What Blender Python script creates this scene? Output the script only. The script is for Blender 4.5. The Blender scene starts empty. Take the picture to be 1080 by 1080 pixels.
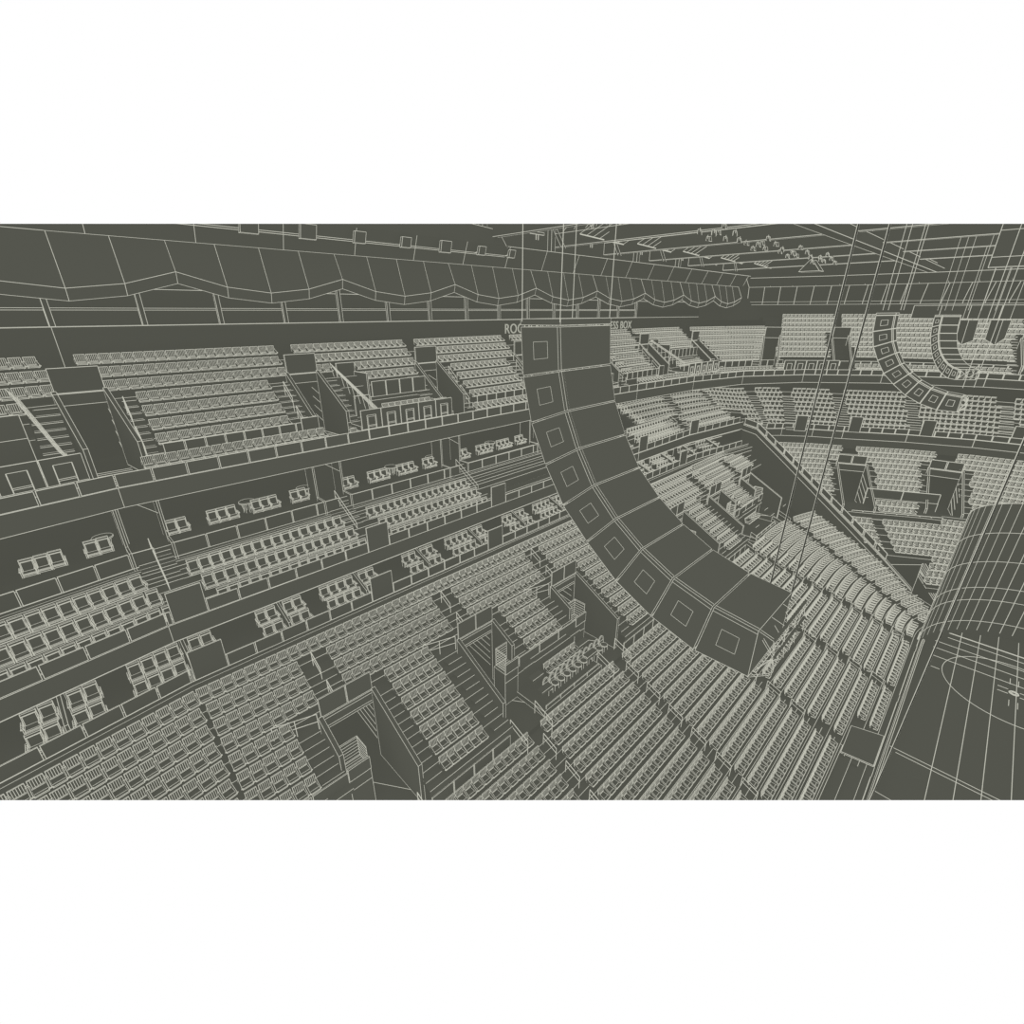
import bpy, bmesh, math, random
import numpy as np
from mathutils import Vector, Matrix

# ------------------------------------------------------------------ set-up
random.seed(4)
SC = bpy.context.scene
COL = SC.collection
CAM = np.array([-29.886, 14.241, 29.156])
F_PX, PITCH, YAW = 501.65, math.radians(22.902), math.radians(45.358)
HX = np.array([math.cos(YAW), math.sin(YAW), 0.0])
FWD = HX * math.cos(PITCH) + np.array([0, 0, -math.sin(PITCH)])
RGT = np.array([math.sin(YAW), -math.cos(YAW), 0.0])
UPV = np.cross(RGT, FWD)
WIRE = 0.00050                      # wire gauge per metre of distance from the viewing gallery


def rgb(r, g, b):
    return tuple(((c / 255.0) / 12.92 if c / 255.0 <= 0.04045 else ((c / 255.0 + 0.055) / 1.055) ** 2.4) for c in (r, g, b)) + (1.0,)


def material(name, col, diff, emit):
    m = bpy.data.materials.new(name)
    m.use_nodes = True
    nt = m.node_tree
    nt.nodes.clear()
    out = nt.nodes.new('ShaderNodeOutputMaterial')
    d = nt.nodes.new('ShaderNodeBsdfDiffuse')
    e = nt.nodes.new('ShaderNodeEmission')
    a = nt.nodes.new('ShaderNodeAddShader')
    c = rgb(*col)
    d.inputs['Color'].default_value = (c[0] * diff, c[1] * diff, c[2] * diff, 1)
    d.inputs['Roughness'].default_value = 0.6
    e.inputs['Color'].default_value = c
    e.inputs['Strength'].default_value = emit  # glow on every material puts even, flat light into its colour
    nt.links.new(d.outputs[0], a.inputs[0])
    nt.links.new(e.outputs[0], a.inputs[1])
    nt.links.new(a.outputs[0], out.inputs['Surface'])
    m.diffuse_color = c
    try:
        m.cycles.emission_sampling = 'NONE'
    except Exception:
        pass
    return m


CLAY = material('grey_clay', (86, 87, 79), 0.24, 0.77)  # mostly its own glow, so shading stays flat in recesses
PALE = material('pale_wire', (200, 200, 187), 0.18, 0.82)  # wires glow though they are no lamps, to stay evenly bright
DARK = material('dark_cable', (66, 67, 61), 0.3, 0.7)
LETTER = material('pale_letters', (182, 183, 170), 0.35, 0.7)


# ------------------------------------------------------------------ mesh builder
def dist(p):
    return float(np.linalg.norm(np.asarray(p, float) - CAM))


class MB:
    """collects plates, boxes and outline wires that become ONE mesh object"""
    def __init__(self, gauge=1.0):
        self.v, self.f, self.m, self.g = [], [], [], gauge
        self.L = []

    def face(self, pts, outline=False, mat=0):
        i = len(self.v)
        self.v += [tuple(map(float, p)) for p in pts]
        self.f.append(tuple(range(i, i + len(pts))))
        self.m.append(mat)
        if outline:
            for k in range(len(pts)):
                self.line(pts[k], pts[(k + 1) % len(pts)])

    def line(self, a, b, g=1.0):
        self.L.append((tuple(map(float, a)), tuple(map(float, b)), g))

    def path(self, pts, closed=False, g=1.0):
        for k in range(len(pts) - (0 if closed else 1)):
            self.line(pts[k], pts[(k + 1) % len(pts)], g)

    def hexa(self, p, outline=True, skip=()):
        # p: bottom 4 then top 4, in order round
        i = len(self.v)
        self.v += [tuple(map(float, q)) for q in p]
        for f in ((3, 2, 1, 0), (4, 5, 6, 7), (0, 1, 5, 4), (1, 2, 6, 5), (2, 3, 7, 6), (3, 0, 4, 7)):
            self.f.append(tuple(i + k for k in f))
            self.m.append(0)
        if outline:
            for n, (a, b) in enumerate(((0, 1), (1, 2), (2, 3), (3, 0), (4, 5), (5, 6), (6, 7), (7, 4), (0, 4), (1, 5), (2, 6), (3, 7))):
                if n not in skip:
                    self.line(p[a], p[b])

    def box(self, x0, x1, y0, y1, z0, z1, outline=True, skip=()):
        self.hexa([(x0, y0, z0), (x1, y0, z0), (x1, y1, z0), (x0, y1, z0), (x0, y0, z1), (x1, y0, z1), (x1, y1, z1), (x0, y1, z1)], outline, skip)

    def plate(self, a, b, th, z0, z1, outline=True, z0b=None, z1b=None):
        """upright slab from plan point a to b, th thick towards the left of a->b"""
        a, b = np.array(a, float), np.array(b, float)
        d = (b - a) / max(1e-9, np.linalg.norm(b - a))
        n = np.array([-d[1], d[0]]) * th
        z0b = z0 if z0b is None else z0b
        z1b = z1 if z1b is None else z1b
        self.hexa([(*a, z0), (*b, z0b), (*(b + n), z0b), (*(a + n), z0), (*a, z1), (*b, z1b), (*(b + n), z1b), (*(a + n), z1)], outline)

    def rod(self, a, b, r, n=6, mat=0, outline=False):
        a, b = np.array(a, float), np.array(b, float)
        d = (b - a) / max(1e-9, np.linalg.norm(b - a))
        h = np.array([0, 0, 1.0]) if abs(d[2]) < 0.9 else np.array([1.0, 0, 0])
        u = np.cross(d, h); u /= np.linalg.norm(u)
        w = np.cross(d, u)
        i = len(self.v)
        for c in (a, b):
            for k in range(n):
                t = 2 * math.pi * k / n
                self.v.append(tuple(c + r * (math.cos(t) * u + math.sin(t) * w)))
        for k in range(n):
            self.f.append((i + k, i + (k + 1) % n, i + n + (k + 1) % n, i + n + k)); self.m.append(mat)
        self.f.append(tuple(range(i + n - 1, i - 1, -1))); self.m.append(mat)
        self.f.append(tuple(range(i + n, i + 2 * n))); self.m.append(mat)

    def arrays(self, dfun=None):
        v, f, m = list(self.v), list(self.f), list(self.m)
        for a, b, g in self.L:
            a_, b_ = np.array(a), np.array(b)
            d = b_ - a_
            l = np.linalg.norm(d)
            if l < 1e-6:
                continue
            d = d / l
            h = np.array([0, 0, 1.0]) if abs(d[2]) < 0.9 else np.array([1.0, 0, 0])
            u = np.cross(d, h); u /= np.linalg.norm(u)
            w = np.cross(d, u)
            i = len(v)
            for c in (a_, b_):
                r = WIRE * self.g * g * (dfun(c) if dfun else dist(c))
                for k in range(3):
                    t = 2 * math.pi * k / 3 + 0.5
                    v.append(tuple(c + r * (math.cos(t) * u + math.sin(t) * w)))
            for k in range(3):
                f.append((i + k, i + (k + 1) % 3, i + 3 + (k + 1) % 3, i + 3 + k)); m.append(1)
        return v, f, m

    def mesh(self, name, dfun=None, mats=None):
        v, f, m = self.arrays(dfun)
        me = bpy.data.meshes.new(name)
        me.from_pydata(v, [], f)
        for x in (mats or (CLAY, PALE)):
            me.materials.append(x)
        me.polygons.foreach_set('material_index', m)
        me.update()
        return me

    def build(self, name, parent=None, mats=None):
        o = bpy.data.objects.new(name, self.mesh(name, None, mats))
        COL.objects.link(o)
        if parent is not None:
            o.parent = parent
            o.matrix_parent_inverse = (Matrix.Translation(parent.location) @ Matrix.Rotation(parent.rotation_euler.z, 4, 'Z')).inverted()
        return o


def tag(o, label=None, cat=None, group=None, kind=None):
    if label: o['label'] = label
    if cat: o['category'] = cat
    if group: o['group'] = group
    if kind: o['kind'] = kind
    return o


def struct(name, mb, label=None):
    o = mb.build(name)
    o['kind'] = 'structure'
    if label: o['label'] = label
    return o


def empty(name, loc, rz=0.0):
    o = bpy.data.objects.new(name, None)
    o.location = loc
    o.rotation_euler = (0, 0, rz)
    o.empty_display_size = 0.2
    COL.objects.link(o)
    return o


ORD = ['', 'first', 'second', 'third', 'fourth', 'fifth', 'sixth', 'seventh', 'eighth', 'ninth', 'tenth', 'eleventh', 'twelfth', 'thirteenth',
       'fourteenth', 'fifteenth', 'sixteenth', 'seventeenth', 'eighteenth', 'nineteenth', 'twentieth']


def nth(n):
    if n < len(ORD): return ORD[n]
    s = 'th' if 10 <= n % 100 <= 20 else {1: 'st', 2: 'nd', 3: 'rd'}.get(n % 10, 'th')
    return '%d%s' % (n, s)


def project(p):
    d = np.asarray(p, float) - CAM
    z = d @ FWD
    if z < 0.1: return None
    return 540 + F_PX * (d @ RGT) / z, 540 - F_PX * (d @ UPV) / z, z


# ------------------------------------------------------------------ plan curves
def norm(v):
    return v / max(1e-9, np.linalg.norm(v))


def offset(poly, d):
    """poly offset to its left by d (left = away from the ice)"""
    P = [np.array(p, float) for p in poly]
    out = []
    for i, p in enumerate(P):
        t1 = norm(p - P[i - 1]) if i > 0 else None
        t2 = norm(P[i + 1] - p) if i < len(P) - 1 else None
        if t1 is None: t1 = t2
        if t2 is None: t2 = t1
        n1, n2 = np.array([-t1[1], t1[0]]), np.array([-t2[1], t2[0]])
        n = norm(n1 + n2)
        out.append(p + n * d / max(0.5, n @ n1))
    return out


def walk(poly, pitch, start=0.0):
    """(point, angle) every pitch along poly"""
    P = [np.array(p, float) for p in poly]
    s = start
    for a, b in zip(P[:-1], P[1:]):
        l = np.linalg.norm(b - a)
        ang = math.atan2(b[1] - a[1], b[0] - a[0])
        while s < l:
            yield a + (b - a) * s / l, ang
            s += pitch
        s -= l


def arc(c, r, a0, a1, n):
    return [(c[0] + r * math.cos(math.radians(a0 + (a1 - a0) * k / n)), c[1] + r * math.sin(math.radians(a0 + (a1 - a0) * k / n))) for k in range(n + 1)]


def bend(x, y, k=0.155, x0=-28.4):
    """the left end of every tier turns a few degrees towards the ice"""
    return (x, y if x > x0 else y - k * (x0 - x))


# ------------------------------------------------------------------ seats
SEATS = {'stadium': [], 'club': []}    # (x, y, z, rot, block text, row text, index)


def seat(kind, x, y, z, rot, block=None, row=0, idx=0):
    SEATS[kind].append((x, y, z, rot, block, row, idx))


def seat_row(kind, x0, x1, y, z, pitch, block=None, row=0, bent=False):
    n = max(1, int(round((x1 - x0) / pitch)))
    p = (x1 - x0) / n
    for k in range(n):
        x = x0 + (k + 0.5) * p
        if bent and x < -28.4:
            q = bend(x, y)
            seat(kind, q[0], q[1], z, math.atan(0.155), block, row, k + 1)
        else:
            seat(kind, x, y, z, 0.0, block, row, k + 1)


def stadium_parts():
    P = {}
    b = MB(); lean = 0.06
    zb, zt = 0.46, 0.85
    b.hexa([(-.215, .15, zb), (.215, .15, zb), (.215, .19, zb), (-.215, .19, zb), (-.215, .15 + lean, zt), (.215, .15 + lean, zt), (.215, .19 + lean, zt), (-.215, .19 + lean, zt)])
    for k in range(1, 6):
        x = -.215 + .43 * k / 6
        b.line((x, .148 + .1 * lean, zb + .04), (x, .146 + .95 * lean, zt - .02), .8)
    b.line((-.2, .148 + .1 * lean, zb + .04), (.2, .148 + .1 * lean, zb + .04), .8)
    P['backrest'] = b
    s = MB()
    s.hexa([(-.2, -.28, .39), (.2, -.28, .39), (.2, .14, .34), (-.2, .14, .34), (-.2, -.28, .44), (.2, -.28, .44), (.2, .14, .39), (-.2, .14, .39)], True, (2, 6))
    s.line((-.19, -.13, .424), (.19, -.13, .424))
    P['seat'] = s
    for n, x in (('armrest', -.222), ('armrest', .222)):
        a = MB()
        a.hexa([(x - .027, -.28, .44), (x + .027, -.28, .44), (x + .027, .17, .48), (x - .027, .17, .48), (x - .027, -.28, .48), (x + .027, -.28, .48), (x + .027, .16, .66), (x - .027, .16, .66)], True, (1, 3, 5, 7, 2))
        a.line((x, -.28, .482), (x, .16, .662))
        a.hexa([(x - .015, .0, .30), (x + .015, .0, .30), (x + .015, .12, .30), (x - .015, .12, .30), (x - .015, -.05, .48), (x + .015, -.05, .48), (x + .015, .12, .5), (x - .015, .12, .5)], False)
        P[n + ('' if x < 0 else '.r')] = a
    return P


def club_parts():
    P = {}
    b = MB(); lean = .09
    zb, zt = .42, 1.0
    b.hexa([(-.23, .16, zb), (.23, .16, zb), (.23, .25, zb), (-.23, .25, zb), (-.23, .16 + lean, zt), (.23, .16 + lean, zt), (.23, .25 + lean, zt), (-.23, .25 + lean, zt)])
    b.line((-.23, .155 + .82 * lean, zt - .09), (.23, .155 + .82 * lean, zt - .09))
    b.line((-.23, .155 + .8 * lean, zt - .115), (.23, .155 + .8 * lean, zt - .115))
    for x in (-.195, .195):
        b.line((x, .155 + .1 * lean, zb + .05), (x, .155 + .8 * lean, zt - .115))
    P['backrest'] = b
    s = MB()
    s.box(-.22, .22, -.26, .16, .36, .47)
    s.line((-.22, -.263, .43), (.22, -.263, .43)); s.line((-.22, -.18, .472), (.22, -.18, .472))
    P['seat'] = s
    for n, x in (('armrest', -.265), ('armrest', .265)):
        a = MB()
        a.box(x - .03, x + .03, -.22, .24, .60, .66)
        for yy in (-.1, .0, .1):
            a.line((x - .03, yy, .662), (x + .03, yy, .662))
        c = [(x + .045 * math.cos(t), -.25 + .05 * math.sin(t), .64) for t in np.linspace(0, 2 * math.pi, 7)[:-1]]
        a.path(c, True)
        a.hexa([(x - .025, -.05, .25), (x + .025, -.05, .25), (x + .025, .18, .25), (x - .025, .18, .25), (x - .025, -.1, .6), (x + .025, -.1, .6), (x + .025, .2, .6), (x - .025, .2, .6)], True, (0, 1, 2, 3))
        P[n + ('' if x < 0 else '.r')] = a
    return P


def far_seat(kind):
    b = MB()
    w, zt = (.215, .86) if kind == 'stadium' else (.23, 1.0)
    b.hexa([(-w, .15, .42), (w, .15, .42), (w, .20, .42), (-w, .20, .42), (-w, .27, zt), (w, .27, zt), (w, .31, zt), (-w, .31, zt)], True, (1, 2, 3, 9, 10, 11))
    if kind == 'stadium':
        for x in (-.1, 0, .1): b.line((x, .175, .52), (x, .265, zt - .03), .7)
    else:
        b.line((-w, .25, zt - .1), (w, .25, zt - .1))
    b.box(-w, w, -.24, .15, .36, .43, True, (1, 3, 2, 9, 10, 11))
    for x in (-.245, .245):
        b.box(x - .02, x + .02, -.2, .21, .55, .62, True, (0, 1, 2, 3, 8, 9, 10, 11))
    return b


def template_arrays(mb):
    """verts = base + off * r ; returns numpy arrays for fast scattering"""
    base, off, tri, mat = [list(p) for p in mb.v], [[0, 0, 0] for _ in mb.v], [], []
    for f, m in zip(mb.f, mb.m):
        for k in range(1, len(f) - 1):
            tri.append((f[0], f[k], f[k + 1])); mat.append(m)
    for a, b, g in mb.L:
        a, b = np.array(a), np.array(b)
        d = norm(b - a)
        h = np.array([0, 0, 1.0]) if abs(d[2]) < .9 else np.array([1.0, 0, 0])
        u = norm(np.cross(d, h)); w = np.cross(d, u)
        i = len(base)
        for c in (a, b):
            for k in range(3):
                t = 2 * math.pi * k / 3 + .5
                base.append(list(c)); off.append(list(g * (math.cos(t) * u + math.sin(t) * w)))
        for k in range(3):
            j = (k + 1) % 3
            tri += [(i + k, i + j, i + 3 + j), (i + k, i + 3 + j, i + 3 + k)]; mat += [1, 1]
    return np.array(base, float), np.array(off, float), np.array(tri, int), np.array(mat, int)


def scatter(batches):
    """batches: [(template MB, [(x,y,z,rot)...])] -> one mesh"""
    V, T, M, n0 = [], [], [], 0
    for mb, items in batches:
        if not items: continue
        B, O, tri, mat = template_arrays(mb)
        for (x, y, z, rot) in items:
            dd = dist((x, y, z + .5))
            r = WIRE * dd * min(1.12, max(1.0, dd / 55.0))
            P = B + O * r
            c, s = math.cos(rot), math.sin(rot)
            Q = np.stack([P[:, 0] * c - P[:, 1] * s + x, P[:, 0] * s + P[:, 1] * c + y, P[:, 2] + z], -1)
            V.append(Q); T.append(tri + n0); M.append(mat); n0 += len(B)
    V, T, M = np.concatenate(V), np.concatenate(T), np.concatenate(M)
    me = bpy.data.meshes.new('scatter')
    me.vertices.add(len(V)); me.vertices.foreach_set('co', V.ravel())
    me.loops.add(len(T) * 3); me.loops.foreach_set('vertex_index', T.ravel().astype(np.int32))
    me.polygons.add(len(T))
    me.polygons.foreach_set('loop_start', np.arange(0, len(T) * 3, 3, dtype=np.int32))
    me.polygons.foreach_set('material_index', M.astype(np.int32))
    me.materials.append(CLAY); me.materials.append(PALE)
    me.update(calc_edges=True)
    return me

# ------------------------------------------------------------------ small repeated things
COUNT = {}


def panel_run(name, pts, spacing, z0, z1, what, group, th=0.05, cat='panel', zf=None, post=True):
    """a run of separate flat balustrade panels along plan points, with pale joints"""
    P = [np.array(p, float) for p in pts]
    out = []
    for a, b in zip(P[:-1], P[1:]):
        l = np.linalg.norm(b - a)
        n = max(1, int(round(l / spacing)))
        for k in range(n):
            p, q = a + (b - a) * k / n, a + (b - a) * (k + 1) / n
            d = (q - p) / np.linalg.norm(q - p)
            p2, q2 = p + d * .035, q - d * .035
            za, zb = (zf(p), zf(q)) if zf else (0, 0)
            mb = MB()
            mb.plate(p2, q2, th, z0 + za, z1 + za, True, z0 + zb, z1 + zb)
            o = mb.build(name)
            COUNT[what] = COUNT.get(what, 0) + 1
            tag(o, '%s, %s from the left' % (what, nth(COUNT[what])), cat, group)
            out.append(o)
    return out


def rail_loop(p, dirv, ln, h, drop, what, group):
    """a hoop handrail standing in a stair: two posts and a sloping double bar"""
    p = np.array(p, float); d = np.array([dirv[0], dirv[1], 0.0])
    a0, b0 = p, p + d * ln + np.array([0, 0, -drop])
    up = np.array([0, 0, h])
    o = empty('stair_handrail', tuple(p))
    COUNT[what] = COUNT.get(what, 0) + 1
    tag(o, 'slim hoop handrail in the %s, %s along' % (what, nth(COUNT[what])), 'handrail', group)
    m = MB(); m.rod(a0, a0 + up, .018, 5, 1); m.build('post', o)
    m = MB(); m.rod(b0, b0 + up, .018, 5, 1); m.build('post', o)
    m = MB(); m.rod(a0 + up, b0 + up, .022, 5, 1); m.rod(a0 + up * .62, b0 + up * .62, .018, 5, 1); m.build('rail', o)
    return o


def stair(mb, x0, x1, ya, za, yb, zb, n, bottom=None):
    """steps climbing from (ya,za) to (yb,zb); y grows away from the ice"""
    for k in range(n):
        y0, y1 = ya + (yb - ya) * k / n, ya + (yb - ya) * (k + 1) / n
        z = za + (zb - za) * (k + 1) / n
        zl = za + (zb - za) * k / n
        mb.face([(x0, y0, zl - .3), (x1, y0, zl - .3), (x1, y0, z), (x0, y0, z)])
        mb.face([(x0, y0, z), (x1, y0, z), (x1, y1, z), (x0, y1, z)])
        mb.line((x0, y0, z), (x1, y0, z))
        mb.line((x0, y0, zl + .02), (x1, y0, zl + .02), .6)


def step(mb, x0, x1, y0, y1, z, h=.24):
    mb.face([(x0, y0, z - h), (x1, y0, z - h), (x1, y0, z), (x0, y0, z)])
    mb.face([(x0, y0, z), (x1, y0, z), (x1, y1, z), (x0, y1, z)])
    mb.line((x0, y0, z), (x1, y0, z))


def tread(mb, x0, x1, y0, y1, z, drop, lines=True):
    """one seating step with its riser, bent at the left end"""
    xs = [x0] + ([-28.4] if x0 < -28.4 < x1 else []) + [x1]
    for a, b in zip(xs[:-1], xs[1:]):
        A, B_, C_, D_ = bend(a, y0), bend(b, y0), bend(b, y1), bend(a, y1)
        mb.face([(*A, z), (*B_, z), (*C_, z), (*D_, z)])
        mb.face([(*A, z - drop), (*B_, z - drop), (*B_, z), (*A, z)])
        if lines:
            mb.line((*A, z), (*B_, z))


# ================================================================== ICE AND BOARDS
RC = (21.95, 4.42)                                   # corner centre, radius 8.53
ice = MB()
ice.face([(-40, -30, 0), (34, -30, 0), (34, 12.95, 0), (-40, 12.95, 0)])
for y in (10.5, 9.2, 7.93, 6.55, 5.25):
    x1 = 30.4 if y < 8 else 29.4
    ice.line((-10, y, .012), (x1, y, .012))
for x in (27.75, 27.65, 26.7, 25.25, 23.95, 22.4):
    ice.line((x, 12.2 if x < 26 else 11.4, .012), (x, 2, .012))
ice.line((20.4, 12.0, .012), (20.4, 11.4, .012))
ice.line((7.42, 12.9, .012), (7.35, 2, .012)); ice.line((7.05, 12.5, .012), (7.0, 2, .012)); ice.line((2.4, 12.9, .012), (2.1, 6, .012))
dot = (21.03, 6.7)
ice.path([(dot[0] + 4.572 * math.cos(t), dot[1] + 4.572 * math.sin(t), .012) for t in np.linspace(0, 2 * math.pi, 73)[:-1]], True)
for r in (.30, .24, .15):
    ice.path([(dot[0] + r * math.cos(t), dot[1] + r * math.sin(t), .014) for t in np.linspace(0, 2 * math.pi, 17)[:-1]], True, 1.3)
for sx in (-1, 1):
    for sy in (-1, 1):
        ice.line((dot[0] + sx * 1.25, dot[1] + sy * .26, .012), (dot[0] + sx * 2.2, dot[1] + sy * .26, .012))
        ice.line((dot[0] + sx * .35, dot[1] + sy * .35, .012), (dot[0] + sx * .35, dot[1] + sy * 1.0, .012))
struct('floor', ice, 'grey ice sheet with face-off circle and grid lines')

und = MB()
und.face([(-70, -40, -.06), (95, -40, -.06), (95, 80, -.06), (-70, 80, -.06)])
struct('floor_base', und)

bo = empty('rink_boards', (0, 13.1, 0))
tag(bo, 'long low grey rink boards with double pale top rail beside the ice', 'rink boards')
m = MB()
m.box(-12, 22.5, 12.97, 13.12, 0, 1.07, True, (4, 6)); m.line((-12, 12.97, .25), (22.5, 12.97, .25))
m.build('board_wall', bo)
m = MB(); m.box(-12, 22.5, 13.0, 13.1, 1.07, 1.16); m.build('top_rail', bo)
m = MB()
m.line((-12, 13.36, 1.0), (24, 13.36, 1.0)); m.line((-12, 13.44, 1.0), (24, 13.44, 1.0)); m.box(-12, 24, 13.34, 13.46, .2, 1.0, True, (0, 1, 2, 3)); m.build('rear_rail', bo)

# tall curved end screen behind the goal
g = MB()
ring = [(20.5, 13.5), (22, 13.45)] + arc(RC, 9.0, 88, 0, 15) + [(30.95, 4.4 - 1.35 * k) for k in range(1, 9)]
zs = [0.05, .45, 1.49, 3.89, 5.24, 7.98, 10.89, 13.72]
for a, b in zip(ring[2:-1], ring[3:]):
    g.face([(*a, zs[0]), (*b, zs[0]), (*b, zs[-1]), (*a, zs[-1])])
for q in ring[2:]:
    g.line((*q, .45), (*q, zs[-1]), .9)
for z in (1.49, 3.89, 5.24, 7.98, 10.89, 13.72):
    g.path([(*q, z) for q in ring[2:]], False, .9)
tag(g.build('end_screen'), 'tall curved grey screen ruled into panes behind the goal end', 'screen')

# players' bench pit beside the boards
bp = empty('bench_roof', (4, 14.3, 0))
tag(bp, 'flat grey slab roofing the sunken bench beside the boards', 'bench roof')
m = MB(); m.hexa([(2.75, 13.42, 1.5), (6.1, 13.42, 1.5), (4.95, 15.25, 1.95), (1.95, 15.2, 1.95), (2.75, 13.42, 1.6), (6.1, 13.42, 1.6), (4.95, 15.25, 2.05), (1.95, 15.2, 2.05)]); m.build('slab', bp)
bt = MB()
bt.box(-10, 2.4, 13.5, 15.3, .3, .58, True, (0, 1, 2, 3, 4, 5, 6, 7, 8, 9, 10, 11))
bt.box(-10, 2.6, 15.25, 15.4, .2, 2.05, True)
for a, b in (((3.5, 14.35), (-1.5, 14.4)), ((1.4, 15.2), (.4, 14.35)), ((1.2, 14.35), (0, 13.5)), ((3.4, 14.9), (2.6, 13.4))):
    bt.line((*a, .6), (*b, .6))
struct('floor_bench_pit', bt)

# ================================================================== LOWER BOWL, FRONT PART (17 rows)
LLN = 17


def ll_row(i):
    return 27.25 - .82 * i, 6.92 - .345 * i          # seat centre, floor level


def aisle_mid(y):   # centre x of the tilted stairs
    return [-14.95, -6.65, 1.72 + (20.2 - y) * .14, 10.85 + (17.5 - y) * .26, 18.0 + (21.3 - y) * .30]


def ll_path(i):
    y, z = ll_row(i)
    r = y - RC[1]
    return [(-30, y), (RC[0], y)] + arc(RC, r, 90, 60, 10)[1:], y, z


ter = MB()
for i in range(LLN):
    P, y, z = ll_path(i)
    o1, o2 = offset(P, -.38), offset(P, .45)
    for k in range(len(P) - 2):
        ter.face([(*o1[k], z), (*o1[k + 1], z), (*o2[k + 1], z), (*o2[k], z)])
        ter.face([(*o1[k], z - .36), (*o1[k + 1], z - .36), (*o1[k + 1], z), (*o1[k], z)])
        ter.line((*o1[k], z), (*o1[k + 1], z), .8)
    for ax in aisle_mid(y):
        w = .5
        step(ter, ax - w, ax + w, y - .80, y - .38, z - .17)
ter.face([(-30, 14.0, 1.2), (22, 14.0, 1.2), (22, 13.4, 1.2), (-30, 13.4, 1.2)])
ter.face([(-30, 14.0, 0), (22, 14.0, 0), (22, 14.0, 1.2), (-30, 14.0, 1.2)])
struct('seating_terrace', ter)

for i in range(LLN):
    P, y, z = ll_path(i)
    n_in = [0] * 8
    mids = aisle_mid(y)
    for q, ang in walk(P, .515, .25):
        x = q[0]
        if any(abs(x - a) < .58 for a in mids) and x < RC[0]:
            continue
        th = math.degrees(math.atan2(q[1] - RC[1], q[0] - RC[0])) if x > RC[0] else 90
        if th < 79.8 - 0 and abs((q[0] - RC[0]) * math.sin(math.radians(77.8)) - (q[1] - RC[1]) * math.cos(math.radians(77.8))) < .5:
            continue
        if th < 62.0:
            continue
        if i >= 15 and x < 6.2:
            continue
        blk = sum(1 for a in mids if x > a) if x < RC[0] + 2 else 6
        n_in[blk] += 1
        names = ['front bowl left of its first aisle', 'front bowl between its first two aisles', 'front bowl right of its second aisle', 'front bowl right of its third aisle',
                 'front bowl block before the corner', 'front bowl corner before its radial aisle', 'front bowl corner beyond its radial aisle']
        seat('stadium', q[0], q[1], z, ang, names[min(blk, 6)], i + 1, n_in[blk])

for a, nm, g0 in ((0, 'first front-bowl aisle', 'a'), (1, 'second front-bowl aisle', 'b'), (2, 'third front-bowl aisle', 'c'), (3, 'fourth front-bowl aisle', 'd'), (4, 'fifth front-bowl aisle', 'e')):
    for i in range(1, 16, 2 if a < 3 else 1 if False else 2):
        y, z = ll_row(i)
        ax = aisle_mid(y)[a]
        if a == 2 and (i < 6 or i >= 13): continue
        rail_loop((ax, y + .45, z + .2), (0, -1), .95, .85, .4, nm, 'hoop handrails down the ' + nm)

# parapets between the front part and the raised part, and platforms
PZ = 7.3
VOM = [-24.55 + 8.12 * k for k in range(7)]          # left walls of the stair openings
VW = 2.7
GAPS_HI = [-23.5 + 8.12 * k for k in range(8)]       # aisles through the upper rows


def ul_row(r):
    return 35.62 - .745 * r, 12.74 - .415 * r        # seat centre, floor


up = MB()
bays = [(-60.0, -25.7, 'B', 'raised lower bowl left of leftmost stair opening')]
names = ['raised lower bowl right of leftmost stair opening', 'raised lower bowl above the wheelchair platform', 'raised lower bowl right of third stair opening',
         'lower bowl block behind the hanging speaker', 'lower bowl block right of the hanging speaker', 'lower bowl block near the far wall']
for k in range(6):
    l = VOM[k] + VW + 1.0
    if k % 2 == 0:
        bays.append((l, l + 2.75, 'A', names[k]))
    else:
        bays.append((l, l + 3.1, 'B', names[k]))
XEND = 28.6
# top row, unbroken; rows 1-3 with narrow aisles; rows 4-10 between openings
for r in range(11):
    y, z = ul_row(r)
    if r == 0:
        segs = [(-60, XEND, 'top row of the lower bowl under the suites')]
    elif r < 4:
        e = [-60] + [v for gx in GAPS_HI[:7] for v in (gx - .72, gx + .72)] + [XEND + 1.5]
        nm = ['lower bowl top part left of first aisle'] + ['lower bowl top part right of %s aisle' % nth(q + 1) for q in range(8)]
        segs = [(e[2 * q], e[2 * q + 1], nm[q]) for q in range(len(e) // 2)]
    else:
        segs = [(a, b, n) for a, b, t, n in bays if t == 'A' or r < 8]
    for a, b, n in segs:
        if a == -60: a = -28.4 - .5 * (13 if r < 2 else 12)
        if a < -29 and r > 0:
            seat_row('stadium', a - .02, -28.44, y, z, .5, 'lower bowl past the bend', r + 1, True)
            a = -28.28
        if b > a + .4:
            seat_row('stadium', a, b, y, z, .5, n, r + 1, True)
    full = [(-60, 33)] if r < 4 else []
    if r >= 4:
        full = ([(-60, VOM[0])] if r < 8 else []) + [(VOM[k] + VW, VOM[k + 1], ) for k in range(6) if not (k % 2 == 1 and r >= 8)]
    for a, b in full:
        tread(up, a, b, y - .38, y + .4, z, .45)
        # stair steps beside the seats
    if 1 <= r < 4:
        for gx in GAPS_HI[:7]:
            step(up, gx - .7, gx + .7, y - .78, y - .38, z - .2)
    if r >= 4:
        for k in range(7):
            for a, b in ((VOM[k] - 1.05, VOM[k] - .02), (VOM[k] + VW + .02, VOM[k] + VW + .95)):
                if r < 10:
                    step(up, a, b, y - .78, y - .38, z - .2)
struct('seating_terrace', up)
for gx in GAPS_HI[:4]:
    for r in (1, 3):
        y, z = ul_row(r)
        rail_loop((gx, y + .3, z + .1), (0, -1), .9, .85, .5, 'narrow upper aisles of the lower bowl', 'hoop handrails in the narrow aisles of the lower bowl')

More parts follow.
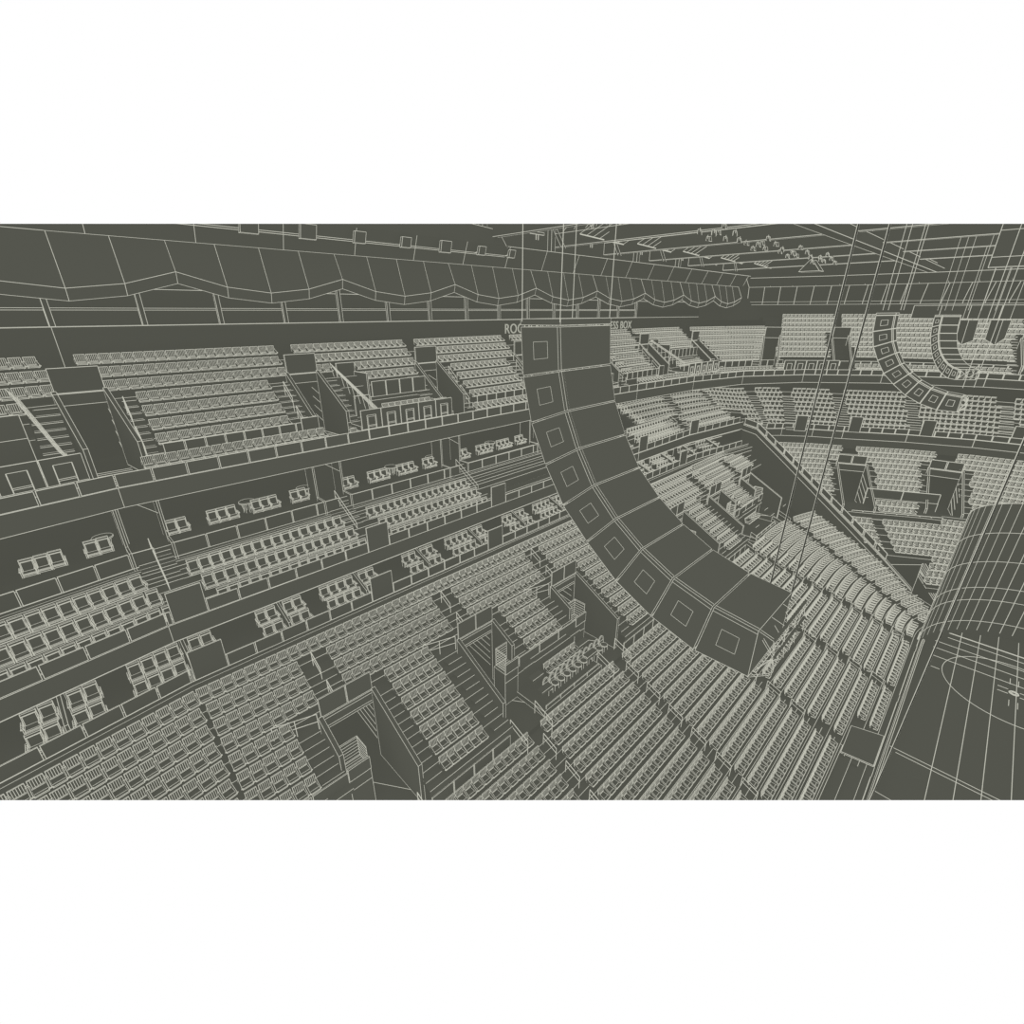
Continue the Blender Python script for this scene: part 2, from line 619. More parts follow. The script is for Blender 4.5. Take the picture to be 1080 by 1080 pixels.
# openings (stair vomitories) through the raised part
for k in range(7):
    x0, x1 = VOM[k], VOM[k] + VW
    o = empty('stair_opening', (x0 + VW / 2, 30.3, PZ))
    tag(o, 'grey walled stair opening in the lower bowl, %s from the left' % nth(k + 1), 'stair opening', 'walled stair openings in the lower bowl')
    yb, yf = 32.25, 28.45
    sh = k % 2                      # the side wall next to a platform is cut short
    yl, zl_ = (30.5, 10.9) if sh == 0 else (yf, 9.75)
    yr_, zr_ = (30.5, 10.9) if sh == 1 else (yf, 9.75)
    m = MB(); m.hexa([(x0 - .1, yl, PZ), (x0 + .1, yl, PZ), (x0 + .1, yb, PZ), (x0 - .1, yb, PZ), (x0 - .1, yl, zl_), (x0 + .1, yl, zl_), (x0 + .1, yb, 11.85), (x0 - .1, yb, 11.85)]); m.build('side_wall', o)
    m = MB(); m.hexa([(x1 - .1, yr_, PZ), (x1 + .1, yr_, PZ), (x1 + .1, yb, PZ), (x1 - .1, yb, PZ), (x1 - .1, yr_, zr_), (x1 + .1, yr_, zr_), (x1 + .1, yb, 11.85), (x1 - .1, yb, 11.85)]); m.build('side_wall', o)
    m = MB(); m.box(x0, x1, yb, yb + .12, 11.0, 11.75); m.line((x0, yb - .01, 11.6), (x1, yb - .01, 11.6)); m.line((x0 + .15, yb - .01, 11.15), (x1 - .15, yb - .01, 11.15)); m.build('lintel', o)
    m = MB(); m.box(x0 + .05, x0 + VW / 2 - .03, yb + .02, yb + .08, 11.8, 12.85); m.build('top_panel', o)
    m = MB(); m.box(x0 + VW / 2 + .03, x1 - .05, yb + .02, yb + .08, 11.8, 12.85); m.build('top_panel', o)
    m = MB()
    m.face([(x0, yb + 3, PZ), (x1, yb + 3, PZ), (x1, yb + 3, 11), (x0, yb + 3, 11)]); m.face([(x0, yb, 11), (x1, yb, 11), (x1, yb + 3, 11), (x0, yb + 3, 11)])
    m.face([(x0, yb, PZ), (x0, yb + 3, PZ), (x0, yb + 3, 11), (x0, yb, 11)]); m.face([(x1, yb, PZ), (x1, yb + 3, PZ), (x1, yb + 3, 11), (x1, yb, 11)])
    for q in range(5):
        m.line((x1 - .02, yb + .3, 8.2 + q * .5), (x1 - .02, yb + 2.6, 8.6 + q * .5))
    m.line((x0, yb + 1, PZ + .02), (x1, yb - 3.0, PZ + .02))
    m.build('passage', o)
    # small slatted guard on the ledge at the end of the short wall
    gx0, gx1 = (x0 + .1, x0 + 1.0) if sh == 0 else (x1 - 1.0, x1 - .1)
    gi = gx1 if sh == 0 else gx0
    q = empty('ramp_guard', ((gx0 + gx1) / 2, 30.5, 9.6))
    tag(q, 'small slatted wire guard on the ledge of the %s lower bowl stair opening' % nth(k + 1), 'guard rail', 'slatted guards in the stair openings')
    m = MB()
    for t_ in range(7):
        zz = 9.78 + .18 * t_
        m.line((gx0, 30.95, zz), (gx1, 30.95, zz)); m.line((gi, 30.95, zz), (gi, 30.1, zz))
        m.line((gx0, 30.95 - .13 * t_, 9.7), (gx1, 30.95 - .13 * t_, 9.7))
    m.path([(gx0, 30.95, 9.7), (gx0, 30.95, 10.95), (gx1, 30.95, 10.95), (gx1, 30.95, 9.7)]); m.line((gi, 30.1, 10.95), (gi, 30.1, 9.7)); m.line((gi, 30.95, 10.95), (gi, 30.1, 10.95))
    m.face([(gx0, 30.97, 9.7), (gx1, 30.97, 9.7), (gx1, 30.97, 10.9), (gx0, 30.97, 10.9)])
    m.build('wire_panel', q)
    lg = MB()
    lg.box(gx0 - .1, gx1 + .05, 30.05, 31.0, PZ, 9.65, True); lg.box(gx0 - .1, gx1 + .05, 30.0, 30.08, 9.65, 10.35, True); lg.line((gx0 - .1, 30.04, 9.0), (gx1 + .05, 30.04, 9.0))
    struct('wall_ledge', lg)
    # rail across the ends of the seat rows above the stair
    cr_ = empty('corner_rail', (x0 - .6, 32.9, 11.2))
    tag(cr_, 'short pale rail beside the top of the %s lower bowl stair opening' % nth(k + 1), 'rail', 'short rails beside the stair openings')
    m = MB()
    for dz in (.45, .9): m.rod((x0 - 1.9, 33.0, 11.1 + dz), (x0 - .1, 32.4, 11.1 + dz), .018, 5, 1)
    m.build('rail', cr_)
    for dx in (-1.9, -1.0, -.1):
        m = MB(); m.rod((x0 + dx, 32.4 - (dx + .1) / 3, 10.6), (x0 + dx, 32.4 - (dx + .1) / 3, 12.0), .018, 5, 1); m.build('post', cr_)

# floor of the cross walk at platform level
pf = MB()
for k in range(7):
    pf.face([(VOM[k] - .1, 27.7, PZ), (VOM[k] + VW + .1, 27.7, PZ), (VOM[k] + VW + .1, 35.4, PZ), (VOM[k] - .1, 35.4, PZ)])
for k in (-1, 1, 3, 5):
    a, b = (VOM[k] + VW, VOM[k + 1]) if k >= 0 else (-40, VOM[0])
    pf.box(a - .1, b + .1, 27.8, 30.2, PZ, 7.7, True)
    pf.box(a - .3, b + .02, 30.1, 30.2, PZ, 9.55, True)
    pf.line((a, 30.09, 9.0), (b, 30.09, 9.0))
struct('floor_crosswalk', pf)
for k in range(7):
    # hoops at the two ends of the opening's foot
    for xx in (VOM[k] + .35, VOM[k] + VW - .35):
        rail_loop((xx, 28.35, PZ + .1), (0, -1), 1.35, .95, .55, 'crosswalk stairs', 'hoop handrails at the foot of the stair openings')

for k in range(-1, 6):
    a, b = (VOM[k] + VW, VOM[k + 1]) if k >= 0 else (-40, VOM[0])
    lab = 'parapet panel along the front of the raised lower bowl'
    panel_run('parapet_panel', [(a + .1, 27.86), (b - .1, 27.86)], 1.35, 7.15 if k >= 0 else 7.15, 7.95, lab, 'parapet panels at the front of the raised lower bowl')
for k in (-1, 1, 3, 5):
    a, b = (VOM[k] + VW, VOM[k + 1]) if k >= 0 else (-36, VOM[0] + .0)
    panel_run('parapet_panel', [(a, 30.0), (b, 30.0)], 1.6, 9.6, 10.25, 'platform back parapet panel', 'parapet panels above the wheelchair platforms')
    if k > 0: seat_row('stadium', a + 2.1, b - .1, 29.7, 7.7, .5, 'single row on the wheelchair platform', 1)

# rounded stacking chairs on the wheelchair platforms


def stack_chair(x, y, z, first=None):
    t = empty('rounded_chair', (x, y, z))
    top = [(-.25, .42), (-.25, .66), (-.22, .84), (-.13, .96), (0, 1.0), (.13, .96), (.22, .84), (.25, .66), (.25, .42)]
    if first is None:
        ds = dist((x, y, z))
        m = MB()
        fr = [(px, .2 + .12 * (pz - .45), pz) for px, pz in top]; bk = [(px, .24 + .12 * (pz - .45), pz) for px, pz in top]
        m.face(fr, True); m.face(bk[::-1], True)
        for q in range(len(fr) - 1): m.face([fr[q], fr[q + 1], bk[q + 1], bk[q]])
        m.path([(px * .72, pz_, .72 * (pz - .42) + .5) for (px, pz_, pz) in [(q[0], .19 + .12 * (q[1] - .45), q[1]) for q in top]], False, .8); m.line((-.25, .215, .66), (.25, .215, .66), .8)
        meshes = [('backrest', m)]
        m = MB(); s = [(.22 * math.cos(u) * 1.02, -.02 + .23 * math.sin(u)) for u in np.linspace(0, 2 * math.pi, 13)[:-1]]
        m.face([(px, py, .46) for px, py in s], True); m.face([(px, py, .41) for px, py in s][::-1], True)
        for q in range(12): m.face([(s[q][0], s[q][1], .41), (s[(q + 1) % 12][0], s[(q + 1) % 12][1], .41), (s[(q + 1) % 12][0], s[(q + 1) % 12][1], .46), (s[q][0], s[q][1], .46)])
        meshes.append(('seat', m))
        for px, py in ((-.19, -.19), (.19, -.19), (-.19, .2), (.19, .2)):
            m = MB(); m.rod((px, py, 0), (px * .9, py * .9, .42), .014, 5, 1); meshes.append(('leg', m))
        for n, mb in meshes:
            o = bpy.data.objects.new(n, mb.mesh(n, lambda c: ds)); COL.objects.link(o); o.parent = t
    else:
        for c in first.children:
            d = c.copy(); COL.objects.link(d); d.parent = t
    return t


first = None
for k in (1, 3):
    a, b = VOM[k] + VW, VOM[k + 1]
    n = 11 if k == 1 else 9
    for q in range(n):
        t = stack_chair(a + 1.2 + q * .57, 28.65, 7.7, first)
        first = first or t
        tag(t, 'round-backed loose chair on the %s platform, %s from left' % ('nearer wheelchair' if k == 1 else 'farther wheelchair', nth(q + 1)), 'chair', 'round-backed loose chairs on the platforms')

# ================================================================== SUITES AND CLUB LEVEL (long side)


def zo(x):
    return .6 * min(1, max(0, x / 33.0))


def zop(p):
    return zo(p[0])


MF = [bend(-60, 38.4), (-28.4, 38.4), (10, 38.5), (22, 38.0), (32.8, 36.2)]


def lift(poly, z):
    return [(q[0], q[1], z + zo(q[0])) for q in poly]


def strip(mb, A, B, lines=True):
    """quads between two 3-D point lists"""
    for k in range(len(A) - 1):
        mb.face([A[k], A[k + 1], B[k + 1], B[k]])
    if lines:
        mb.path(A); mb.path(B)


def cut_strip(mb, poly, d0, d1, z, drop, skip, gauge=.8, zf=None):
    """a seating step along poly (between offsets d0 and d1), left out where skip(point) is true"""
    A, B_ = offset(poly, d0), offset(poly, d1)
    for a, b, c, d in zip(A[:-1], A[1:], B_[1:], B_[:-1]):
        n = max(1, int(np.linalg.norm(b - a) / .6))
        for k in range(n):
            p, q = a + (b - a) * k / n, a + (b - a) * (k + 1) / n
            r_, s_ = d + (c - d) * (k + 1) / n, d + (c - d) * k / n
            if skip((p + q) / 2): continue
            z0, z1 = (z + zf(p), z + zf(q)) if zf else (z, z)
            mb.face([(*p, z0), (*q, z1), (*r_, z1), (*s_, z0)]); mb.face([(*p, z0 - drop), (*q, z1 - drop), (*q, z1), (*p, z0)])
            mb.line((*p, z0), (*q, z1), gauge)


lo = MB()
# back wall of the lower bowl up to the suites, suite floor, suite back wall
w0 = offset(MF, -1.75)
w1 = offset(MF, -1.2)
strip(lo, lift(w0, 12.4), lift(w0, 12.85)); strip(lo, lift(w0, 12.85), lift(w1, 12.9), False)
strip(lo, lift(w1, 12.9), lift(w1, 13.12))
strip(lo, lift(w1, 12.5), lift(offset(MF, .05), 12.5), False)
strip(lo, lift(offset(MF, .05), 12.5), lift(offset(MF, .05), 12.95)); strip(lo, lift(offset(MF, .05), 12.95), lift(offset(MF, 3.0), 12.95), False)
strip(lo, lift(offset(MF, 2.6), 12.9), lift(offset(MF, 2.6), 15.2), False)
strip(lo, lift(offset(MF, 2.55), 13.3), lift(offset(MF, 2.55), 13.35))
struct('wall_suites', lo)

sl = MB()
strip(sl, lift(MF, 14.8), lift(MF, 15.7))
strip(sl, lift(MF, 14.8), lift(offset(MF, 4.0), 14.8), False); strip(sl, lift(MF, 15.7), lift(offset(MF, .5), 15.7), False)
strip(sl, lift(offset(MF, .5), 15.2), lift(offset(MF, .5), 15.7), False)
for x in (-28.4, 12, 22.5):
    y = 38.4 if x < 20 else 38.0
    sl.line((x, y - .01, 14.8 + zo(x)), (x, y - .01, 15.7 + zo(x)))
# club terrace
for k, (d, z) in enumerate(((.3, 15.25), (1.1, 15.87), (1.9, 16.5))):
    strip(sl, lift(offset(MF, d), z), lift(offset(MF, d + .8), z), False)
    strip(sl, lift(offset(MF, d), z - .65), lift(offset(MF, d), z))
MFS = MF[:3] + [(14.5, 38.35)]
for d, z in ((2.75, 16.5), (2.75, 16.75), (3.3, 16.78), (3.3, 17.0), (3.9, 17.02)):
    sl.path(lift(offset(MFS, d), z))
strip(sl, lift(offset(MFS, 2.75), 16.4), lift(offset(MFS, 2.75), 16.75), False); strip(sl, lift(offset(MFS, 2.75), 16.75), lift(offset(MFS, 3.3), 16.78), False)
strip(sl, lift(offset(MFS, 3.3), 16.7), lift(offset(MFS, 3.3), 17.0), False); strip(sl, lift(offset(MFS, 3.3), 17.0), lift(offset(MFS, 8.6), 17.02), False)
struct('seating_terrace', sl)

# separate glass-balustrade panels, club front, and the taller screens at the stairs
ENDP = [-27.45 + 10.05 * k for k in range(-1, 6)]
SUIP = [-27.45 + 9.3 * k for k in range(-1, 6)]


def cuts(x0, x1, mids, half):
    e = [x0] + [v for m_ in mids if x0 < m_ < x1 for v in (m_ - half, m_ + half)] + [x1]
    return [(e[2 * q], e[2 * q + 1]) for q in range(len(e) // 2) if e[2 * q + 1] - e[2 * q] > .5]


def line_pts(poly, x0, x1, d=0.0):
    P = offset(poly, d)
    xs = [x0] + [p[0] for p in P if x0 < p[0] < x1] + [x1]
    out = []
    for x in xs:
        for a, b in zip(P[:-1], P[1:]):
            if a[0] - 1e-6 <= x <= b[0] + 1e-6:
                t = (x - a[0]) / (b[0] - a[0]); out.append((x, a[1] + (b[1] - a[1]) * t)); break
    return out


for a, b in cuts(-37, 32, ENDP, .72):
    panel_run('glass_panel', line_pts(MF, a, b, .02), 1.43, 15.74, 16.38, 'glass panel along the front of the club level', 'glass panels along the club level front', zf=zop)
for k, x in enumerate(ENDP):
    mb = MB(); q = line_pts(MF, x - .7, x + .7, .02); mb.plate(q[0], q[-1], .06, 15.74 + zo(x), 17.32 + zo(x))
    tag(mb.build('stair_screen'), 'tall grey screen at the foot of the %s club stair from the left' % nth(k + 1), 'screen', 'tall screens on the club level front')
for a, b in cuts(-37, 31, SUIP, .72):
    panel_run('glass_panel', line_pts(MF, a, b, -1.2), 1.42, 13.14, 13.8, 'glass panel along the front of the lower suites', 'glass panels along the lower suite front', zf=zop)
for k, x in enumerate(SUIP):
    mb = MB(); q = line_pts(MF, x - .7, x + .7, -1.2); mb.plate(q[0], q[-1], .06, 13.14 + zo(x), 14.72 + zo(x))
    tag(mb.build('suite_screen'), 'tall flat grey screen on the %s stretch of lower suite front from the left' % nth(k + 1), 'screen', 'tall screens on the lower suite front')

# club seats
for r, (d, z) in enumerate(((2.3, 16.5), (1.5, 15.87), (.72, 15.25))):
    for k in range(-1, 6):
        if k == 2: continue
        a, b = -26.75 + 10.05 * k + .35 * r, -18.45 + 10.05 * k + .3 * r
        n = 16
        P = line_pts(MF, a, b, d)
        c = 0
        for q, ang in walk(P, .52, .26):
            c += 1
            seat('club', q[0], q[1], z + zo(q[0]), ang, '%s club block from the left' % nth(k + 2), 3 - r, c)
    # stairs up between the blocks
cs = MB()
for k in range(-1, 5):
    x = -27.75 + 10.05 * k
    P = offset(MF, 0)
    yb = line_pts(MF, x, x + .1, 0)[0][1]
    z0 = zo(x)
    stair(cs, x - .75, x + .75, yb + .9, 15.3 + z0, yb + 4.8, 17.6 + z0, 9)
    cs.box(x - .95, x - .85, yb + 5.2, yb + 6.4, 17.0 + z0, 20.6 + z0); cs.box(x + .85, x + .95, yb + 5.2, yb + 6.4, 17.0 + z0, 20.6 + z0)
    cs.box(x - .95, x - .85, yb + 4.2, yb + 5.2, 17.0 + z0, 18.0 + z0); cs.box(x + .85, x + .95, yb + 4.2, yb + 5.2, 17.0 + z0, 18.0 + z0)
    cs.face([(x - .9, yb + 6.4, 17 + z0), (x + .9, yb + 6.4, 17 + z0), (x + .9, yb + 6.4, 21.2 + z0), (x - .9, yb + 6.4, 21.2 + z0)])
    cs.line((x - .8, yb + 6.3, 20.6), (x + .8, yb + 5.2, 19.4)); cs.line((x - .7, yb + 6.38, 17.6), (x - .7, yb + 6.38, 20))
struct('stairs_club', cs)
for k in range(-1, 6):
    x = -27.75 + 10.05 * k
    yb = line_pts(MF, x, x + .1, 0)[0][1]
    rail_loop((x, yb + 4.6, 17.45 + zo(x)), (0, -1), 2.6, .95, 1.5, 'club level stairs', 'hoop handrails in the club level stairs')

# suites behind: parapet panels, partitions, loose seats in small groups
for k in range(-1, 4):
    a, b = -26.75 + 10.05 * k, -17.9 + 10.05 * k - 1.0
    panel_run('glass_panel', line_pts(MF, a - .1, b + 1.3, 4.25), 1.5, 17.16, 17.95, 'glass panel along the front of the upper suites', 'glass panels along the upper suite front', zf=zop)
cw = MB()
MFALL = MF
MF = MF[:3] + [(14.5, 38.35)]
strip(cw, lift(offset(MF, 4.2), 17.0), lift(offset(MF, 4.2), 17.16)); strip(cw, lift(offset(MFALL, 8.4), 17.0), lift(offset(MFALL, 8.4), 21.8), False)
strip(cw, lift(offset(MF, 4.7), 17.7), lift(offset(MF, 8.4), 17.7), False); strip(cw, lift(offset(MF, 4.7), 17.0), lift(offset(MF, 4.7), 17.7))
MF = MFALL
struct('wall_upper_suites', cw)


def suite_groups(pitch, x0, count, d_front, d_back, zf_, zb_, tall, nm):
    for k in range(count):
        xp = x0 + pitch * k
        q = line_pts(MF, xp, xp + .05, 0)[0]
        z0 = zo(xp)
        mb = MB(); y0 = q[1] + d_front - .45; y1 = q[1] + d_back + 1.3
        mb.hexa([(xp - .06, y0, zf_ - .2 + z0), (xp + .06, y0, zf_ - .2 + z0), (xp + .06, y1, zf_ - .2 + z0), (xp - .06, y1, zf_ - .2 + z0),
                 (xp - .06, y0 + .25, zf_ + .9 + z0), (xp + .06, y0 + .25, zf_ + .9 + z0), (xp + .06, y1, tall + z0), (xp - .06, y1, tall + z0)])
        tag(mb.build('suite_partition'), 'sloping grey partition between two %s, %s from the left' % (nm, nth(k + 1)), 'partition', 'partitions between the %s' % nm)
        left, right = ((2, 2), (4, 2))[k % 2]
        for side, n in ((-1, left), (1, right)):
            for c in range(n):
                x = xp + side * (.45 + .52 * c)
                for d, z, rw in ((d_front, zf_, 1), (d_back, zb_, 2)):
                    yy = line_pts(MF, x, x + .05, d)[0][1]
                    seat('club', x, yy, z + z0, 0.0, '%s %s of the %s partition' % (nm, 'left' if side < 0 else 'right', nth(k + 1)), rw, n - c if side < 0 else c + 1)


suite_groups(4.55, -32.6, 14, -.62, .3, 12.95, 13.35, 14.8, 'lower suites')

for k in range(-1, 4):
    xc = -27.75 + 10.05 * k
    for g_, (o0, n) in enumerate(((-4.75, 3), (-2.45, 2), (.95, 2), (2.95, 3))):
        for c in range(n):
            x = xc + o0 + .5 * (c + .5)
            yy = line_pts(MF, x, x + .05, 5.35)[0][1]
            seat('club', x, yy, 17.72 + zo(x), 0.0, 'upper suites, %s group %s of %s club stair' % (('far', 'near', 'near', 'far')[g_], ('left', 'left', 'right', 'right')[g_], nth(k + 2)), 0, c + 1)

# bar tables with high stools inside the upper suites
for k, x in enumerate((-29.4, -22.4, -18.9, -12.3, -8.6, -2.2)):
    yb = line_pts(MF, x, x + .1, 6.6)[0][1]
    t = empty('suite_table', (x, yb, 17.4))
    tag(t, 'low round table in the %s upper suite from the left' % nth(k + 1), 'table', 'round tables in the upper suites')
    m = MB(); c = [(x + .45 * math.cos(u), yb + .45 * math.sin(u), 18.4) for u in np.linspace(0, 2 * math.pi, 13)[:-1]]
    m.face(c, True); m.face([(p[0], p[1], 18.34) for p in c][::-1], True); m.build('table_top', t)
    m = MB(); m.rod((x, yb, 17.4), (x, yb, 18.35), .05, 8); m.build('pedestal', t)
    m = MB()
    for u in np.linspace(0, 2 * math.pi, 9)[:-1]:
        m.path([(x + .33 * math.cos(u), yb + .33 * math.sin(u), 18.3), (x + .25 * math.cos(u), yb + .25 * math.sin(u), 17.9), (x + .33 * math.cos(u), yb + .33 * math.sin(u), 17.45)])
    m.build('leg_frame', t)

# ================================================================== UPPER DECK (long side)
UF = [bend(-60, 40.3), (-28.4, 40.3), (0, 40.2), (12, 39.3), (22, 38.4), (30.5, 36.4), (37.5, 31.9), (43.5, 25.0), (48, 16.0), (49.5, 8.0), (49.8, -8)]


def flat(poly, z):
    return [(q[0], q[1], z) for q in poly]


us = MB()
strip(us, flat(UF, 21.1), flat(UF, 22.0))
strip(us, flat(UF, 21.1), flat(offset(UF, 7.5), 21.1), False); strip(us, flat(UF, 22.0), flat(offset(UF, .4), 22.0), False); strip(us, flat(offset(UF, .4), 21.5), flat(offset(UF, .4), 22.0), False)
strip(us, flat(offset(UF, .4), 21.55), flat(offset(UF, 3.2), 21.55), False)
for q in UF[1:]:
    us.line((q[0], q[1] - .005, 21.1), (q[0], q[1] - .005, 22.0))
struct('floor_upper_deck_slab', us)
panel_run('glass_panel', [UF[0] if False else bend(-36, 40.3)] + UF[1:], 1.36, 22.03, 22.62, 'glass panel along the front of the upper deck', 'glass panels along the upper deck front')

UV = [-29.2, -18.25, -8.65, 1.9, 12.4, 22.9, 35.0]
UVW = 1.95
BACK = [bend(-60, 49.0), (-28.4, 49.0), (26, 48.9), (36, 48.2), (43.5, 46.0), (51.5, 41.4)]


def u_row(k):
    return 43.35 + .75 * k, 22.62 + .605 * k


def u_y(x, y):
    """rows follow the back wall where it curves"""
    if x < -28.4: return y - .155 * (-28.4 - x)
    if x > 30: return y - .016 * (x - 30) ** 2
    return y


def u_seats(a, b, y, z, blk, row):
    n = max(1, int(round((b - a) / .5)))
    for c in range(n):
        x = a + (b - a) * (c + .5) / n
        ang = math.atan(.155) if x < -28.4 else -math.atan(.032 * max(0, x - 30))
        seat('stadium', x, u_y(x, y), z, ang, blk, row, c + 1)


ut = MB()
UBN = ['left of the leftmost stairs', 'right of the leftmost stairs', 'above the nearer standing rail', 'left of the hanging speaker', 'behind the hanging speaker', 'right of the hanging speaker', 'above the farther standing rail', 'at the far end of the long side']
for k in range(-1, 6):
    L = UV[k] + UVW if k >= 0 else -36.0
    R = UV[k + 1] if k < 6 else 41.0
    full = k % 2 == 0
    nm = 'upper deck ' + UBN[k + 1]
    for r in range(7):
        y, z = u_row(r)
        if r == 6:
            a, b = (UV[k] + 1.25, R + .2) if k >= 0 else (L, UV[0] - .1)
        elif r >= 4:
            a, b = L, R + .1
        elif full:
            a, b = L + 1.1, R - 1.3
        else:
            a, b = (L, R - .25) if r == 4 else (L + 2.7 if r == 3 else 1, R - .4 if r == 3 else 0)
        if k < 0: a = L if r < 3 or True else a
        if k < 0 and r < 3: b = R - 2.4
        if k < 0 and r == 3: b = R - 1.2
        if r == 4 and not full: a = L
        if k < 0 and r < 2: continue
        if b - a > .4:
            if not full and k >= 0 and r == 4:
                u_seats(a, a + 1.1, y, z, nm, 7 - r); u_seats(a + 2.9, b, y, z, nm + ' beyond the ramp', 7 - r)
            else:
                u_seats(a, b, y, z, nm, 7 - r)
    # steps of the deck
    for r in range(7):
        y, z = u_row(r)
        a, b = (L + 1.05 if k >= 0 else L, R - 1.2) if r < 4 else (L, R) if r < 5 else (L - UVW, R)
        xs = [a] + [v for v in (-28.4, 28, 31, 34, 37) if a < v < b] + [b]
        for p, q in zip(xs[:-1], xs[1:]):
            A, B_ = (p, u_y(p, y - .4)), (q, u_y(q, y - .4))
            C_, D_ = (q, u_y(q, y + .38)), (p, u_y(p, y + .38))
            if full or r >= 3 or k < 0 and r > 1:
                ut.face([(*A, z), (*B_, z), (*C_, z), (*D_, z)]); ut.face([(*A, z - .62), (*B_, z - .62), (*B_, z), (*A, z)]); ut.line((*A, z), (*B_, z), .8)
    # stairs either side of the block
    if k >= 0:
        stair(ut, L + .45 if k == 0 else L + .2, L + 1.05, 42.5, 21.7, 46.0, 24.9, 11)
    stair(ut, R - 1.15, R - .05, 42.6, 21.7, 46.0, 24.9, 11)
    ut.face([(L - UVW, 41.0, 21.62), (R, 41.0, 21.62), (R, 43.6, 21.62), (L - UVW, 43.6, 21.62)])
    if full or k < 0 and False:
        ut.box(L + 1.15, R - 1.2, 42.84, 42.92, 21.6, 22.55, True)
TOPR, LOWR = [(36.5, 46.6), (43.0, 44.6), (50.3, 40.8)], [(37.2, 42.2), (41.0, 40.3), (44.8, 37.2)]
for r in range(7):
    f_ = (6 - r) / 6.0
    P = [(a[0] + (b[0] - a[0]) * f_, a[1] + (b[1] - a[1]) * f_) for a, b in zip(TOPR, LOWR)]
    z = 22.62 + .605 * r
    strip(ut, flat(offset(P, -.4), z), flat(offset(P, .6), z), False); strip(ut, flat(offset(P, -.4), z - .62), flat(offset(P, -.4), z), False); ut.path(flat(offset(P, -.4), z), False, .8)
    c = 0
    for q, ang in walk(P, .5, .3):
        c += 1
        seat('stadium', q[0], q[1], z, ang, 'upper deck at the far end of the long side', 7 - r, c)
c = 0
FR = [(29.8, 38.9), (34.0, 37.4), (37.6, 35.2)]
for q, ang in walk(FR, .5, .2):
    c += 1
    seat('stadium', q[0], q[1], 21.92, ang, 'upper deck at the far end of the long side', 8, c)
panel_run('parapet_panel', [(34.5, 41.2), (39.8, 39.0), (43.2, 36.2)], 1.1, 22.3, 23.1, 'parapet panel at the far end of the long side', 'parapet panels at the far end of the long side')
strip(ut, flat(offset(FR, -.8), 21.6), flat(offset(FR, 4.0), 21.6), False)
struct('seating_terrace', ut)
